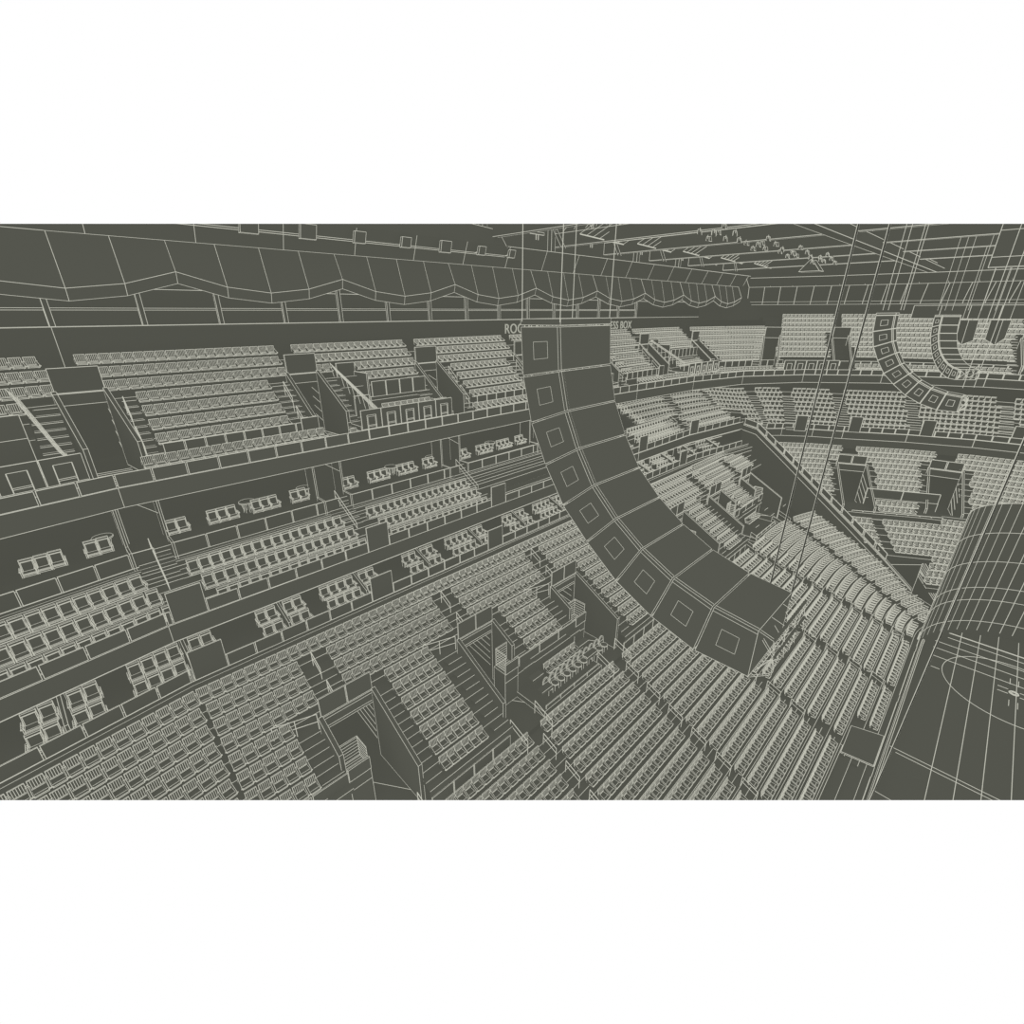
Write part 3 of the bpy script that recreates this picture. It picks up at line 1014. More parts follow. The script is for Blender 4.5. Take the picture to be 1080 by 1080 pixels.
for k in range(0, 6):
    L, R = UV[k] + UVW, UV[k + 1] if k < 6 else 41.0
    full = k % 2 == 0
    nm = 'upper deck ' + UBN[k + 1]
    # front row
    if full:
        u = line_pts(UF, L + .1, R + .3, 1.6)
        c = 0
        for q, ang in walk(u, .5, .25):
            c += 1
            seat('stadium', q[0], q[1], 21.92, ang, nm, 8, c)
        yy = u_y((L + R) / 2, 42.78)
        panel_run('parapet_panel', [(L + 1.2, u_y(L + 1.2, 42.78)), (R - .3, u_y(R - .3, 42.78))], .98, 22.4, 23.1, 'parapet panel before the upper deck rows', 'parapet panels below the upper deck rows')
    else:
        # standing rail: framed panels in front of a raised pen
        n = 5
        for q in range(n):
            x0, x1 = L + .45 + q * 1.42, L + .45 + (q + 1) * 1.42 - .04
            y0 = 41.75 if L < 5 else 41.75 - .06 * (x0 - 8)
            t = empty('standing_rail', ((x0 + x1) / 2, y0, 22.2))
            tag(t, 'framed rail panel of the %s upper deck standing pen, %s from the left' % ('nearer' if k == 1 else 'middle' if k == 3 else 'farther', nth(q + 1)), 'rail panel', 'framed standing rail panels on the upper deck')
            m = MB(); m.box(x0, x1, y0, y0 + .05, 22.25, 23.48); m.build('panel', t)
            m = MB(); m.path([(x0 + .38, y0 - .02, 21.8), (x0 + .38, y0 - .02, 23.15), (x1 - .38, y0 - .02, 23.15), (x1 - .38, y0 - .02, 21.8)])
            m.path([(x0 + .44, y0 - .02, 21.8), (x0 + .44, y0 - .02, 23.05), (x1 - .44, y0 - .02, 23.05), (x1 - .44, y0 - .02, 21.8)], False, .8)
            m.line((x0 + .4, y0 - .02, 22.45), (x1 - .4, y0 - .02, 22.45)); m.line((x0 + .4, y0 - .02, 22.52), (x1 - .4, y0 - .02, 22.52))
            m.rod((x0 + .38, y0 - .02, 21.7), (x0 + .38, y0 - .02, 23.15), .02, 5, 1); m.rod((x1 - .38, y0 - .02, 21.7), (x1 - .38, y0 - .02, 23.15), .02, 5, 1)
            m.build('frame', t)
        yq = 41.75 if L < 5 else 41.75 - .06 * (L - 8)
        mb = MB(); mb.line((L + .4, yq - .03, 22.2), (R, yq - .03, 22.2)); mb.rod((L + .4, yq - .03, 22.1), (R, yq - .03, 22.1), .03, 5, 1); mb.rod((L + .4, yq - .03, 22.3), (R, yq - .03, 22.3), .02, 5, 1)
        tag(mb.build('foot_rail'), 'long pale foot rail under the %s standing pen on the upper deck' % ('nearer' if k == 1 else 'middle' if k == 3 else 'farther'), 'rail')
        pen = MB()
        pen.box(L + .4, R, yq + .05, 44.5, 22.2, 22.5, True)
        pen.box(L + 2.75, R - .35, 44.5, 44.6, 22.5, 23.75, True); pen.line((L + 2.75, 44.49, 23.5), (R - .35, 44.49, 23.5))
        struct('floor_standing_pen', pen)
        panel_run('parapet_panel', [(L + 2.85, 44.45), (R - .4, 44.45)], 1.0, 23.75, 24.75, 'parapet panel behind the %s standing pen' % ('nearer' if k == 1 else 'middle' if k == 3 else 'farther'), 'parapet panels behind the standing pens')
        c = 0
        for x in np.arange(L + 3.3, R - .8, .5):
            c += 1
            seat('stadium', x, 43.5, 22.5, 0, 'short seat row inside the %s standing pen' % ('nearer' if k == 1 else 'middle' if k == 3 else 'farther'), 1, c)
        seat('stadium', L - .1, 41.7, 21.62, 0, 'lone seat beside the %s standing pen' % ('nearer' if k == 1 else 'middle' if k == 3 else 'farther'), 1, 1)
        # ramp railing: dense pale wires running down the slope
        t = empty('ramp_railing', (L + 1.35, 44.5, 22))
        tag(t, 'dense pale wire railing down the ramp of the %s standing pen' % ('nearer' if k == 1 else 'middle' if k == 3 else 'farther'), 'railing')
        m = MB()
        for q in range(6 if L < 0 else 3):
            m.line((L + 1.1 + .06 * q, 46.5, 25.95 - .1 * q), (L + 1.75 + .06 * q, 42.0, 23.5 - .13 * q))
        for q in range(10):
            y = 42.0 + .5 * q
            m.line((L + 1.75 - .0722 * 2 * (y - 42), y, 23.5 + .544 * (y - 42)), (L + 1.95 - .0722 * 2 * (y - 42), y, 22.4 + .544 * (y - 42)))
        m.build('wire_mesh', t)
        m = MB(); m.rod((L + 1.75, 42, 22.3), (L + 1.75, 42, 23.5), .02, 5, 1); m.build('post', t)
        rw = MB()
        rw.box(L + 1.45, L + 2.75, 46.35, 46.45, 24.2, 25.9); rw.box(L + 2.65, L + 2.75, 44.6, 46.3, 22.5, 25.3)
        rw.box(L + 1.6, L + 2.7, 44.6, 44.7, 22.3, 23.9); rw.line((L + 1.45, 46.34, 25.0), (L + 2.75, 46.34, 25.0))
        struct('wall_ramp', rw)
# the same kind of pen seen at the left edge
for q in range(3):
    x1 = -29.15 - q * 1.42; x0 = x1 - 1.38
    t = empty('standing_rail', ((x0 + x1) / 2, 41.8, 22.2))
    tag(t, 'framed rail panel of the leftmost upper deck standing pen, %s from the right' % nth(q + 1), 'rail panel', 'framed standing rail panels on the upper deck')
    a, b = bend(x0, 41.85), bend(x1, 41.85)
    m = MB(); m.plate(a, b, .05, 22.2, 23.45); m.build('panel', t)
    m = MB(); ia, ib = bend(x0 + .38, 41.83), bend(x1 - .38, 41.83)
    m.path([(*ia, 21.8), (*ia, 23.15), (*ib, 23.15), (*ib, 21.8)]); m.line((*ia, 22.45), (*ib, 22.45)); m.line((*ia, 22.52), (*ib, 22.52))
    m.rod((*ia, 21.7), (*ia, 23.15), .02, 5, 1); m.rod((*ib, 21.7), (*ib, 23.15), .02, 5, 1)
    m.build('frame', t)
lp = MB(); a, b = bend(-36, 43.6), bend(-30.6, 43.6)
lp.plate(a, b, .1, 22.0, 25.1)
lp.line((a[0], a[1] - .01, 24.1), (b[0], b[1] - .01, 24.1)); lp.line((bend(-31.9, 43.58)[0], bend(-31.9, 43.58)[1], 23.9), (bend(-31.9, 43.58)[0], bend(-31.9, 43.58)[1], 25.1))
lp.hexa([(*bend(-36, 41.8), 22), (*bend(-29.2, 41.8), 22), (*bend(-29.2, 43.6), 22), (*bend(-36, 43.6), 22), (*bend(-36, 41.8), 22.3), (*bend(-29.2, 41.8), 22.3), (*bend(-29.2, 43.6), 22.3), (*bend(-36, 43.6), 22.3)])
struct('wall_ramp', lp)
for c in range(5):
    q = bend(-30.7 - .5 * c, 42.55); seat('stadium', q[0], q[1], 22.3, math.atan(.155), 'short seat row inside the leftmost standing pen', 1, c + 1)
t = empty('ramp_railing', (-29.9, 44.5, 22))
tag(t, 'dense pale wire railing down the ramp of the leftmost standing pen', 'railing')
m = MB()
for q in range(5):
    m.line((-30.75 + .07 * q, 46.0, 25.9 - .1 * q), (-29.8 + .07 * q, 41.9, 23.6 - .13 * q))
for q in range(9):
    m.line((-29.8 - .116 * q, 41.9 + .5 * q, 23.6 + .28 * q), (-29.5 - .116 * q, 41.9 + .5 * q, 23.0 + .28 * q))
m.build('wire_mesh', t)
m = MB(); m.rod((-29.6, 41.9, 22.3), (-29.6, 41.9, 23.5), .02, 5, 1); m.build('post', t)

for k, x0 in enumerate(UV):
    x1 = x0 + UVW
    c_ = u_y((x0 + x1) / 2, 0)
    o = empty('stair_opening', ((x0 + x1) / 2, 44.8 + c_, 21.6))
    tag(o, 'grey walled stair opening in the upper deck, %s from the left' % nth(k + 1), 'stair opening', 'walled stair openings in the upper deck')
    for xx, sk in ((x0, .1 if k else .3), (x1, .3 if k else .4)):
        m = MB(); m.hexa([(xx + sk - .09, 43.2 + c_, 21.6), (xx + sk + .09, 43.2 + c_, 21.6), (xx + .09, 46.1 + c_, 21.6), (xx - .09, 46.1 + c_, 21.6), (xx + sk - .09, 43.2 + c_, 23.3), (xx + sk + .09, 43.2 + c_, 23.3), (xx + .09, 46.1 + c_, 25.6), (xx - .09, 46.1 + c_, 25.6)])
        m.build('side_wall', o)
    m = MB(); m.box(x0 + .02, x1 - .02, 46.1 + c_, 46.2 + c_, 25.5, 26.65); m.build('top_panel', o)
    m = MB(); m.box(x0 + .02, x1 - .02, 46.1 + c_, 46.25 + c_, 24.9, 25.45); m.build('lintel', o)
    m = MB(); y9 = 48.4 + c_
    m.face([(x0, y9, 21.6), (x1, y9, 21.6), (x1, y9, 25.5), (x0, y9, 25.5)]); m.face([(x0, 46.2 + c_, 24.9), (x1, 46.2 + c_, 24.9), (x1, y9, 24.9), (x0, y9, 24.9)])
    m.face([(x0 + .02, 46.1 + c_, 21.6), (x0 + .02, y9, 21.6), (x0 + .02, y9, 25), (x0 + .02, 46.1 + c_, 25)]); m.face([(x1 - .02, 46.1 + c_, 21.6), (x1 - .02, y9, 21.6), (x1 - .02, y9, 25), (x1 - .02, 46.1 + c_, 25)])
    for q in range(4): m.line((x1 - .04, 46.3 + c_, 22.3 + q * .6), (x1 - .04, 47.3 + c_, 22.6 + q * .6))
    m.build('passage', o)
    sp = MB(); sp.box(x0 + .1, x1 + .9, 42.0 + c_, 43.2 + c_, 21.4, 21.66, True)
    for q in range(5): sp.line((x0 + .2, 43.4 + .35 * q + c_, 21.68), (x1 - .1 + (.3 if q < 2 else 0), 43.4 + .35 * q + c_, 21.68))
    sp.line((x0 + .9, 42.0 + c_, 21.68), (x0 + 1.2, 43.2 + c_, 21.68)); sp.line((x0 + .1, 42.4 + c_, 21.67), (x1 + .9, 42.4 + c_, 21.67)); sp.line((x0 + .1, 42.8 + c_, 21.67), (x1 + .9, 42.8 + c_, 21.67))
    m = sp; m.build('landing', o)
    if k > 0:
        mb = MB(); mb.box(x0 - .9, x0 + .1, 42.7 + c_, 42.76 + c_, 22.2, 23.35)
        tag(mb.build('stair_screen'), 'square grey screen at the foot of the %s upper deck stair opening' % nth(k + 1), 'screen', 'square screens at the upper deck stair openings')
for k in range(0, 6):
    R = UV[k + 1]
    for s, (y, z) in enumerate(((45.3, 24.35), (43.9, 23.05))):
        if k % 2 == 0:
            rail_loop((R - .6, y, z), (0, -1), 1.0, .85, .85, 'upper deck stairs', 'hoop handrails in the upper deck stairs')
    if k % 2 == 0:
        for s, (y, z) in enumerate(((45.3, 24.35), (43.9, 23.05))):
            rail_loop((UV[k] + UVW + .5, y, z), (0, -1), 1.0, .85, .85, 'upper deck stairs', 'hoop handrails in the upper deck stairs')

# back wall with the press box windows
bw = MB()
strip(bw, flat(BACK, 24.5), flat(BACK, 28.4))
strip(bw, flat(BACK, 28.4), flat(offset(BACK, .25), 28.42), False)
for x in (-28.35, 25.5):
    bw.line((x, 48.99, 26.0), (x, 48.99, 28.4))
struct('wall_back', bw)
wn = 0
for x in np.arange(-36, 26, 3.9):
    a, b = u_y(x, 49.25), u_y(x + 3.75, 49.25)
    mb = MB(); mb.plate((x, a), (x + 3.7, b), .08, 28.42, 29.3, True); mb.line((x, a - .01, 29.2), (x + 3.7, b - .01, 29.2))
    wn += 1
    o = mb.build('window_%d' % wn); o['kind'] = 'structure'
    mb = MB(); xx = x + 3.72; yy = u_y(xx, 49.1)
    mb.box(xx, xx + .22, yy, yy + .2, 28.42, 31.2, True)
    o = mb.build('trim_%d' % wn); o['kind'] = 'structure'
pb = MB()
pb.face([(-60, 44, 25), (-36, 52.4, 25), (-36, 52.4, 38), (-60, 44, 38)])
strip(pb, flat(offset(BACK, 3.0), 24), flat(offset(BACK, 3.0), 38), False)
strip(pb, flat(offset(BACK, .2), 29.3), flat(offset(BACK, 3.0), 29.32), False)
pb.path(flat(offset(BACK, 1.2), 30.3))
struct('wall_press_box', pb)

# sign on the wall
tx = bpy.data.curves.new('press_box_lettering', 'FONT')
tx.body = 'ROGER NEILSON MEMORIAL PRESS BOX'
tx.extrude = .03
tx.size = 1.0
tx.space_character = 1.05
so = bpy.data.objects.new('press_box_sign', tx)
COL.objects.link(so)
tx.materials.append(LETTER)
bpy.context.view_layer.update()
wd = max(.1, so.dimensions.x)
so.rotation_euler = (math.pi / 2, 0, 0)
so.location = (3.25, 48.8, 27.2)
so.scale = ((24.9 - 3.25) / wd, 1.22, 1)
me_ = bpy.data.meshes.new_from_object(so)
so2 = bpy.data.objects.new('press_box_sign', me_)
so2.location, so2.rotation_euler, so2.scale = so.location, so.rotation_euler, so.scale
bpy.data.objects.remove(so)
so = so2
so.name = 'press_box_sign'
COL.objects.link(so)
tag(so, 'row of pale capital letters on the back wall under the press box windows', 'sign')

# ================================================================== SCALLOPED CANOPY AND SPOTLIGHT BAND
cano = empty('acoustic_canopy', (5, 42.6, 31))
tag(cano, 'long grey canopy with a scalloped lower edge along the upper deck', 'canopy')
SEG = 2.04
X0 = -23.7 - 2 * 4 * SEG
xs = [X0 + SEG * k for k in range(0, 41)]
HT = {0: 30.82, 1: 30.24, 2: 30.02, 3: 30.26}
top, lip, low = [], [], []
for k, x in enumerate(xs):
    b = (.10 * (-28.4 - x)) if x < -28.4 else 0.0
    h = HT[k % 4]
    top.append((x, 43.2 - b, 32.15)); lip.append((x, 42.55 - b, h)); low.append((x, 42.7 - b, h - .48))
m = MB()
for k in range(len(xs) - 1):
    m.face([lip[k], lip[k + 1], top[k + 1], top[k]])
for k in range(len(xs)): m.line(top[k], lip[k])
m.path(top); m.path(lip)
m.build('scalloped_panel', cano)
m = MB()
for k in range(len(xs) - 1):
    m.face([low[k], low[k + 1], lip[k + 1], lip[k]])
for k in range(len(xs)): m.line(lip[k], low[k])
m.path(low)
m.build('edge_lip', cano)
band = empty('catwalk_band', (5, 41.0, 32.6))
tag(band, 'upright grey panel band above the scalloped canopy', 'bulkhead')
m = MB()
bx = [-40] + [-30.6 + 4.08 * k for k in range(0, 20)]
for a, b in zip(bx[:-1], bx[1:]):
    m.face([(a, 43.2, 32.15), (b, 43.2, 32.15), (b, 42.6, 33.5), (a, 42.6, 33.5)])
    m.line((b, 43.19, 32.15), (b, 42.59, 33.5))
m.line((-2.3, 42.6, 33.5), (bx[-1], 42.6, 33.5)); m.line((-40, 42.85, 32.83), (-2.4, 42.85, 32.83)); m.line((-40, 42.85, 32.92), (-2.4, 42.85, 32.92))
m.build('panel_band', band)
m = MB()
m.face([(-40, 42.65, 33.4), (-2.3, 42.65, 33.4), (-3.2, 42.65, 34.5), (-40, 42.65, 36.5)]); m.line((-2.3, 42.64, 33.4), (-3.2, 42.64, 34.45)); m.line((-3.2, 42.64, 34.45), (-9, 42.64, 34.8))
m.face([(-40, 43.2, 32.15), (bx[-1], 43.2, 32.15), (bx[-1], 45.5, 32.15), (-40, 45.5, 32.15)])
m.build('upper_panel', band)
for k, (x, big) in enumerate(((-20.3, 1), (-17.4, 1), (-14.45, .8), (-11.4, .75), (-8.4, .95), (-5.3, .7), (-2.4, .65))):
    t = empty('spotlight', (x, 42.3, 32.98))
    tag(t, 'square grey spotlight on the rail above the canopy, %s from the left' % nth(k + 1), 'spotlight', 'square spotlights on the rail above the canopy')
    m = MB(); h = .27 * big + .07; w = .42 * big; zc = 32.98; sl_ = .1
    m.hexa([(x - w, 42.1, zc - h), (x + w, 42.1, zc - h), (x + w, 42.3, zc - h), (x - w, 42.3, zc - h), (x - w + sl_, 42.05, zc + h), (x + w + sl_, 42.05, zc + h), (x + w + sl_, 42.25, zc + h), (x - w + sl_, 42.25, zc + h)])
    m.build('lamp_head', t)
    m = MB(); m.rod((x, 42.25, zc), (x, 42.8, 32.9), .03, 5, 1); m.build('bracket', t)

# canopy of the far end
ec = empty('end_canopy', (44, 20, 31))
tag(ec, 'flat grey canopy band across the far end of the hall', 'canopy')
EP = [(44.0, 42.6), (46.5, 34), (48.0, 24), (48.6, 12), (48.7, -12)]
m = MB()
EPa, EPb = offset(EP, -1.2), offset(EP, -.2)
strip(m, flat(EPa, 32.1), flat(offset(EP, -1.5), 33.2)); strip(m, flat(EPa, 32.1), flat(EP, 30.3)); strip(m, flat(EP, 30.3), flat(offset(EP, .15), 29.95))
for q, ang in walk(EPa, 2.6):
    m.line((*q, 32.1), (q[0] - .2, q[1] + .5, 33.2)); n_ = np.array([-math.sin(ang), math.cos(ang)])
for (q, ang), (q2, _) in zip(walk(EPa, 1.9), walk(EP, 1.9)):
    m.line((*q, 32.1), (*q2, 30.3)); m.line((*q2, 30.3), (q2[0], q2[1], 29.95))
m.build('panel_band', ec)
# dropped screen in front of the far end canopy
m = MB(); m.plate((46.9, 24.4), (47.2, -6), .2, 28.35, 29.75); q1 = np.array((46.9, 24.4)); q2 = np.array((47.2, -6))
for k in range(1, 12):
    p = q1 + (q2 - q1) * k / 12; m.line((p[0] - .02, p[1], 28.35), (p[0] - .02, p[1], 29.75))
tag(m.build('hanging_screen'), 'long flat grey panel hung below the far end canopy', 'panel')

# ================================================================== ROOF
rf = MB()
rf.face([(-75, -45, 39), (100, -45, 39), (100, 85, 39), (-75, 85, 39)])
struct('ceiling', rf)
sh = MB()
shell = [(-75, 40), (-40, 52), (-28, 54), (30, 54), (45, 52), (58, 46), (66, 36), (70, 20), (71, -45)]
strip(sh, flat(shell, -.06), flat(shell, 39.2), False)
struct('wall_outer', sh)
sh = MB(); sh.face([(-75, -45, -.06), (-75, 40, -.06), (-75, 40, 39.2), (-75, -45, 39.2)]); struct('wall_left', sh)


def beam(name, a, b, w, h, label):
    a, b = np.array(a, float), np.array(b, float)
    d = norm(b - a); n = np.array([-d[1], d[0], 0]) * w / 2
    z = np.array([0, 0, h])
    m = MB(); m.hexa([a - n, b - n, b + n, a + n, a - n + z, b - n + z, b + n + z, a + n + z])
    return tag(m.build(name), label, 'roof beam', 'long roof beams')


for k, x in enumerate((-3.5, 4.2, 11.8, 19.9, 28.5, 38.0)):
    beam('roof_beam', (x, 44, 34.0), (x, -8, 34.0), .5, .95, 'long grey roof beam running across the hall, %s from the left' % nth(k + 1))
beam('roof_beam', (-12, 24.3, 33.5), (60, 24.3, 33.5), .8, .7, 'long grey roof beam crossing all the others lengthwise')
beam('roof_beam', (0, 24.9, 34.6), (60, 24.9, 34.6), .3, .25, 'thin grey beam just above the lengthwise roof beam')

# open trusses between the beams: chords with ladder webs
TR = [(0.4, 35.6), (8.0, 35.6), (15.8, 35.6), (24.0, 35.6), (33.0, 35.6)]
for k, (x, z) in enumerate(TR):
    t = empty('roof_truss', (x, 34, z))
    tag(t, 'open grey roof truss with ladder web, %s from the left' % nth(k + 1), 'truss', 'open roof trusses')
    m = MB()
    for dx in (-.7, .7):
        m.line((x + dx, 46, z), (x + dx, 10, z)); m.box(x + dx - .06, x + dx + .06, 10, 46, z - .06, z + .06, False)
    m.build('bottom_chord', t)
    m = MB(); m.box(x - .06, x + .06, 10, 46, z + 1.5, z + 1.62, False); m.line((x, 46, z + 1.5), (x, 10, z + 1.5)); m.build('top_chord', t)
    m = MB()
    y = 45.5
    while y > 11:
        m.line((x - .7, y, z), (x + .7, y, z)); m.line((x - .7, y, z), (x, y - 1.2, z + 1.5)); m.line((x + .7, y, z), (x, y - 1.2, z + 1.5)); m.line((x + .7, y - 2.4, z), (x, y - 1.2, z + 1.5))
        y -= 2.4
    m.build('web', t)
    # slatted louvre panel hung beside the truss
    g0 = empty('roof_louvre', (x + 1.8, 38, 34.5))
    tag(g0, 'slanted louvre rack of parallel slats under the roof, %s from the left' % nth(k + 1), 'louvre', 'slatted louvre racks under the roof')
    m = MB()
    for q in range(8):
        a = np.array((x + .6 + .8 * q, 38.6, 34.25 - .03 * q)); m.line(a, a + np.array((1.2, -.9, .95)))
    m.path([(x + .6, 38.6, 34.25), (x + 1.8, 37.7, 35.2), (x + 7.4, 37.7, 34.99), (x + 6.2, 38.6, 34.04)], True)
    m.rod((x + .6, 38.6, 34.22), (x + 6.2, 38.6, 34.0), .03, 4, 1)
    m.build('slats', g0)
    # sloped haunch plate where the beam meets the roof
    hn = MB()
    hx = x + 3.9
    hn.face([(hx, 36, 34.9), (hx, 31, 34.9), (hx, 33.4, 36.3)], True); hn.face([(hx + .5, 36, 34.9), (hx + .5, 31, 34.9), (hx + .5, 33.4, 36.3)], True); hn.face([(hx, 31, 34.9), (hx + .5, 31, 34.9), (hx + .5, 33.4, 36.3), (hx, 33.4, 36.3)], True)
    tag(hn.build('beam_haunch'), 'triangular grey haunch plate standing on a roof beam, %s from the left' % nth(k + 1), 'haunch plate', 'triangular haunch plates on the roof beams')
    # diagonal twin braces
    br = MB()
    for dx in (0, .5): br.rod((x - 2.2 + dx, 41, 37.5), (x + 1.4 + dx, 41, 33.6), .05, 5); br.line((x - 2.2 + dx, 40.95, 37.5), (x + 1.4 + dx, 40.95, 33.6))
    tag(br.build('roof_brace'), 'slanted twin brace behind the canopy under the roof, %s from the left' % nth(k + 1), 'brace', 'slanted twin braces under the roof')
# drop hangers with cross plates near the spotlight catwalk
for k, (x, y) in enumerate(((-.9, 41), (5.6, 41), (13.2, 41), (21.0, 41), (29, 41))):
    t = empty('pipe_hanger', (x, y, 34.2))
    tag(t, 'thin double pipe hanger with cross plate under the roof, %s from the left' % nth(k + 1), 'hanger', 'pipe hangers under the roof')
    m = MB()
    for dx in (-.12, .12): m.rod((x + dx, y, 33.9), (x + dx, y, 38.9), .03, 5, 1)
    m.build('pipe', t)
    m = MB(); m.box(x - .7, x + .7, y - .05, y + .05, 34.25, 34.4); m.build('cross_plate', t)
# big posts standing between canopy and roof
for k, x in enumerate((-4.2, 3.2, 16.0, 24.5)):
    m = MB(); m.box(x, x + .45, 43.2, 43.6, 32.2, 39.0)
    tag(m.build('roof_post'), 'upright grey roof post rising behind the canopy, %s from the left' % nth(k + 1), 'post', 'roof posts behind the canopy')
# clusters of small lamps under the trusses
lc = 0
lampm = None
lamps = []
for k in range(4):
    for q in range(8):
        lamps.append((1.8 + 7.6 * k + .72 * q, 29.0 + 1.3 * (q % 2) + .3 * random.random(), 33.75 + .25 * (q % 3) - .1))
for q in range(11):
    lamps.append((46.4, 37.0 - .5 * q, 31.95 - .04 * q))
for (x, y, z) in lamps:
    lc += 1
    t = empty('small_lamp', (x, y, z), random.uniform(-.6, .6))
    tag(t, 'small boxy stage lamp in the roof clusters, %s from the left' % nth(lc), 'lamp', 'small stage lamps under the roof')
    ds = dist((x, y, z))
    m = MB(); m.hexa([(-.13, -.13, -.34), (.13, -.13, -.34), (.13, .13, -.28), (-.13, .13, -.28), (-.09, -.07, -.08), (.09, -.07, -.08), (.09, .13, -.04), (-.09, .13, -.04)], True, (1, 3, 4, 6))
    o = bpy.data.objects.new('lamp_body', m.mesh('lamp_body', lambda c: ds)); COL.objects.link(o); o.parent = t
    m = MB(); m.line((-.15, 0, -.2), (-.15, 0, .03)); m.rod((-.15, 0, .03), (.15, 0, .03), .02, 4)
    o = bpy.data.objects.new('yoke', m.mesh('yoke', lambda c: ds)); COL.objects.link(o); o.parent = t
m = MB(); m.box(10, 10.6, 14.6, 16.75, 31.4, 34.6, True); m.line((9.99, 16.75, 33.2), (9.99, 14.6, 33.2)); m.line((9.99, 16.75, 31.9), (9.99, 14.6, 31.9))
tag(m.build('roof_box'), 'large plain grey box hung under the roof at the right edge', 'box')
m = MB(); m.hexa([(33, 33.5, 33.1), (33, 31.5, 33.1), (34.5, 31.5, 33.1), (34.5, 33.5, 33.1), (33, 32.6, 34.2), (33, 32.4, 34.2), (34.5, 32.4, 34.2), (34.5, 32.6, 34.2)])
tag(m.build('roof_wedge'), 'small dark wedge housing on the canopy near the lamp row', 'housing')

# ================================================================== FAR END STANDS
Q = [(33.2, 36.6), (37.8, 33.0), (40, 30), (41.5, 27), (45, 21), (47.5, 15), (49, 8), (49.5, -8)]
QE = Q[1:]


def seg_side(p, a, b):
    return (b[0] - a[0]) * (p[1] - a[1]) - (b[1] - a[1]) * (p[0] - a[0])


def d_line(p, a, b):
    return seg_side(p, a, b) / math.hypot(b[0] - a[0], b[1] - a[1])


WALL = [(33.2, 36.8), (30.0, 21.5), (27.6, 14.9)]


def beyond_wall(p):
    """on the goal-end side of the dividing wall"""
    if p[1] > 21.5: return d_line(p, WALL[0], WALL[1]) > .35
    return d_line(p, WALL[1], WALL[2]) > .35


en = MB()
rowsE = []
for r in range(22):
    rowsE.append((-(.95 + .78 * r), 12.62 - .43 * r))
V1 = ((39.3, 24.95), (33.4, 22.2)); V2 = ((44.2, 16.5), (38.2, 15.2))
for r, (d, z) in enumerate(rowsE):
    def skipE(q):
        if not beyond_wall(q): return True
        for (a, b) in (V1, V2):
            t = ((q[0] - a[0]) * (b[0] - a[0]) + (q[1] - a[1]) * (b[1] - a[1])) / ((b[0] - a[0]) ** 2 + (b[1] - a[1]) ** 2)
            if 0 < t < 1.05 and abs(d_line(q, a, b)) < 1.6: return True
        return 8 <= r <= 12 and 15.0 < q[1] < 22.8 or r >= 18 and q[1] > 14.4
    cut_strip(en, QE, d - .38, d + .4, z, .5, skipE)
    c = 0
    for q, ang in walk(offset(QE, d), .52):
        if not beyond_wall(q) or q[1] < -3: continue
        if math.hypot(q[0] - RC[0], q[1] - RC[1]) < 9.8 and q[1] > 4 or q[0] < 31.5 and q[1] < 4: continue
        skip = False
        for (a, b) in (V1, V2):
            t = ((q[0] - a[0]) * (b[0] - a[0]) + (q[1] - a[1]) * (b[1] - a[1])) / ((b[0] - a[0]) ** 2 + (b[1] - a[1]) ** 2)
            w = 2.35 if 0 < t < 1.2 else 1.0 if t <= 0 else 0
            if abs(d_line(q, a, b)) < w: skip = True
        if r in (8, 11, 12) and 15.0 < q[1] < 22.8: skip = True
        if r >= 18 and q[1] > 14.4: skip = True
        if r >= 11 and (abs(d_line(q, (34.0, 20.6), (29.2, 17.6))) < .6): skip = True
        if skip: continue
        c += 1
        seat('stadium', q[0], q[1], z - (.55 if r in (9, 10) and 15 < q[1] < 22.8 else 0), ang, 'end', r, c)
A = offset(QE, -(.95 + .78 * 8 - .4))
cut_strip(en, QE, -10.0, -6.6, 8.15, .6, lambda q: not beyond_wall(q) or not (15.0 < q[1] + (6 if q[0] > 99 else 0) < 22.8))
struct('seating_terrace', en)
for k, (a, b) in enumerate((V1, V2)):
    a, b = np.array(a), np.array(b)
    d = norm(b - a); n = np.array([-d[1], d[0]])
    o = empty('stair_opening', (*((a + b) / 2), 7.5))
    tag(o, 'grey walled stair opening in the far end stand, %s' % ('beside the dividing wall' if k == 0 else 'behind the curved end screen'), 'stair opening', 'walled stair openings in the far end stand')
    w = 1.55
    for s in (-1, 1):
        p, q = a + n * s * w, b + n * s * w
        m = MB(); m.plate(p, q, .15, 7.2, 12.0, True, 7.2, 8.75); m.build('side_wall', o)
    p, q = a + n * w, a - n * w
    for s in (0, 1):
        e, f_ = p + (q - p) * (s / 2 + .02), p + (q - p) * (s / 2 + .48)
        m = MB(); m.plate(e, f_, .08, 11.9, 12.9); m.build('top_panel', o)
    m = MB(); m.plate(p, q, .12, 11.0, 11.8); m.line((*(p - d * -.05), 11.4), (*(q - d * -.05), 11.4)); m.build('lintel', o)
    m = MB(); bk = a - d * 2.5
    m.face([(*(bk + n * w), 7.2), (*(bk - n * w), 7.2), (*(bk - n * w), 11), (*(bk + n * w), 11)]); m.face([(*p, 11), (*q, 11), (*(bk - n * w), 11), (*(bk + n * w), 11)])
    m.face([(*(bk + n * w), 7.2), (*(bk - n * w), 7.2), (*(b - n * w), 7.2), (*(b + n * w), 7.2)])
    for z in (8.4, 9.2, 10.0, 10.7):
        m.line((*(a + n * w * .98), z), (*(a + n * w * .98 + d * 3), z - 1.0))
    m.build('passage', o)
m = MB()
for s in range(2):
    a, b = np.array((36.3, 22.2)), np.array((39.6, 15.9))
    p, q = a + (b - a) * s / 2, a + (b - a) * (s + 1) / 2
    mb = MB(); mb.plate(p, q - (q - p) * .01, .1, 9.0, 10.1)
    tag(mb.build('parapet_panel'), 'long grey parapet panel between the far end stair openings, %s' % ('left half' if s == 0 else 'right half'), 'panel', 'parapet panels between the far end stair openings')
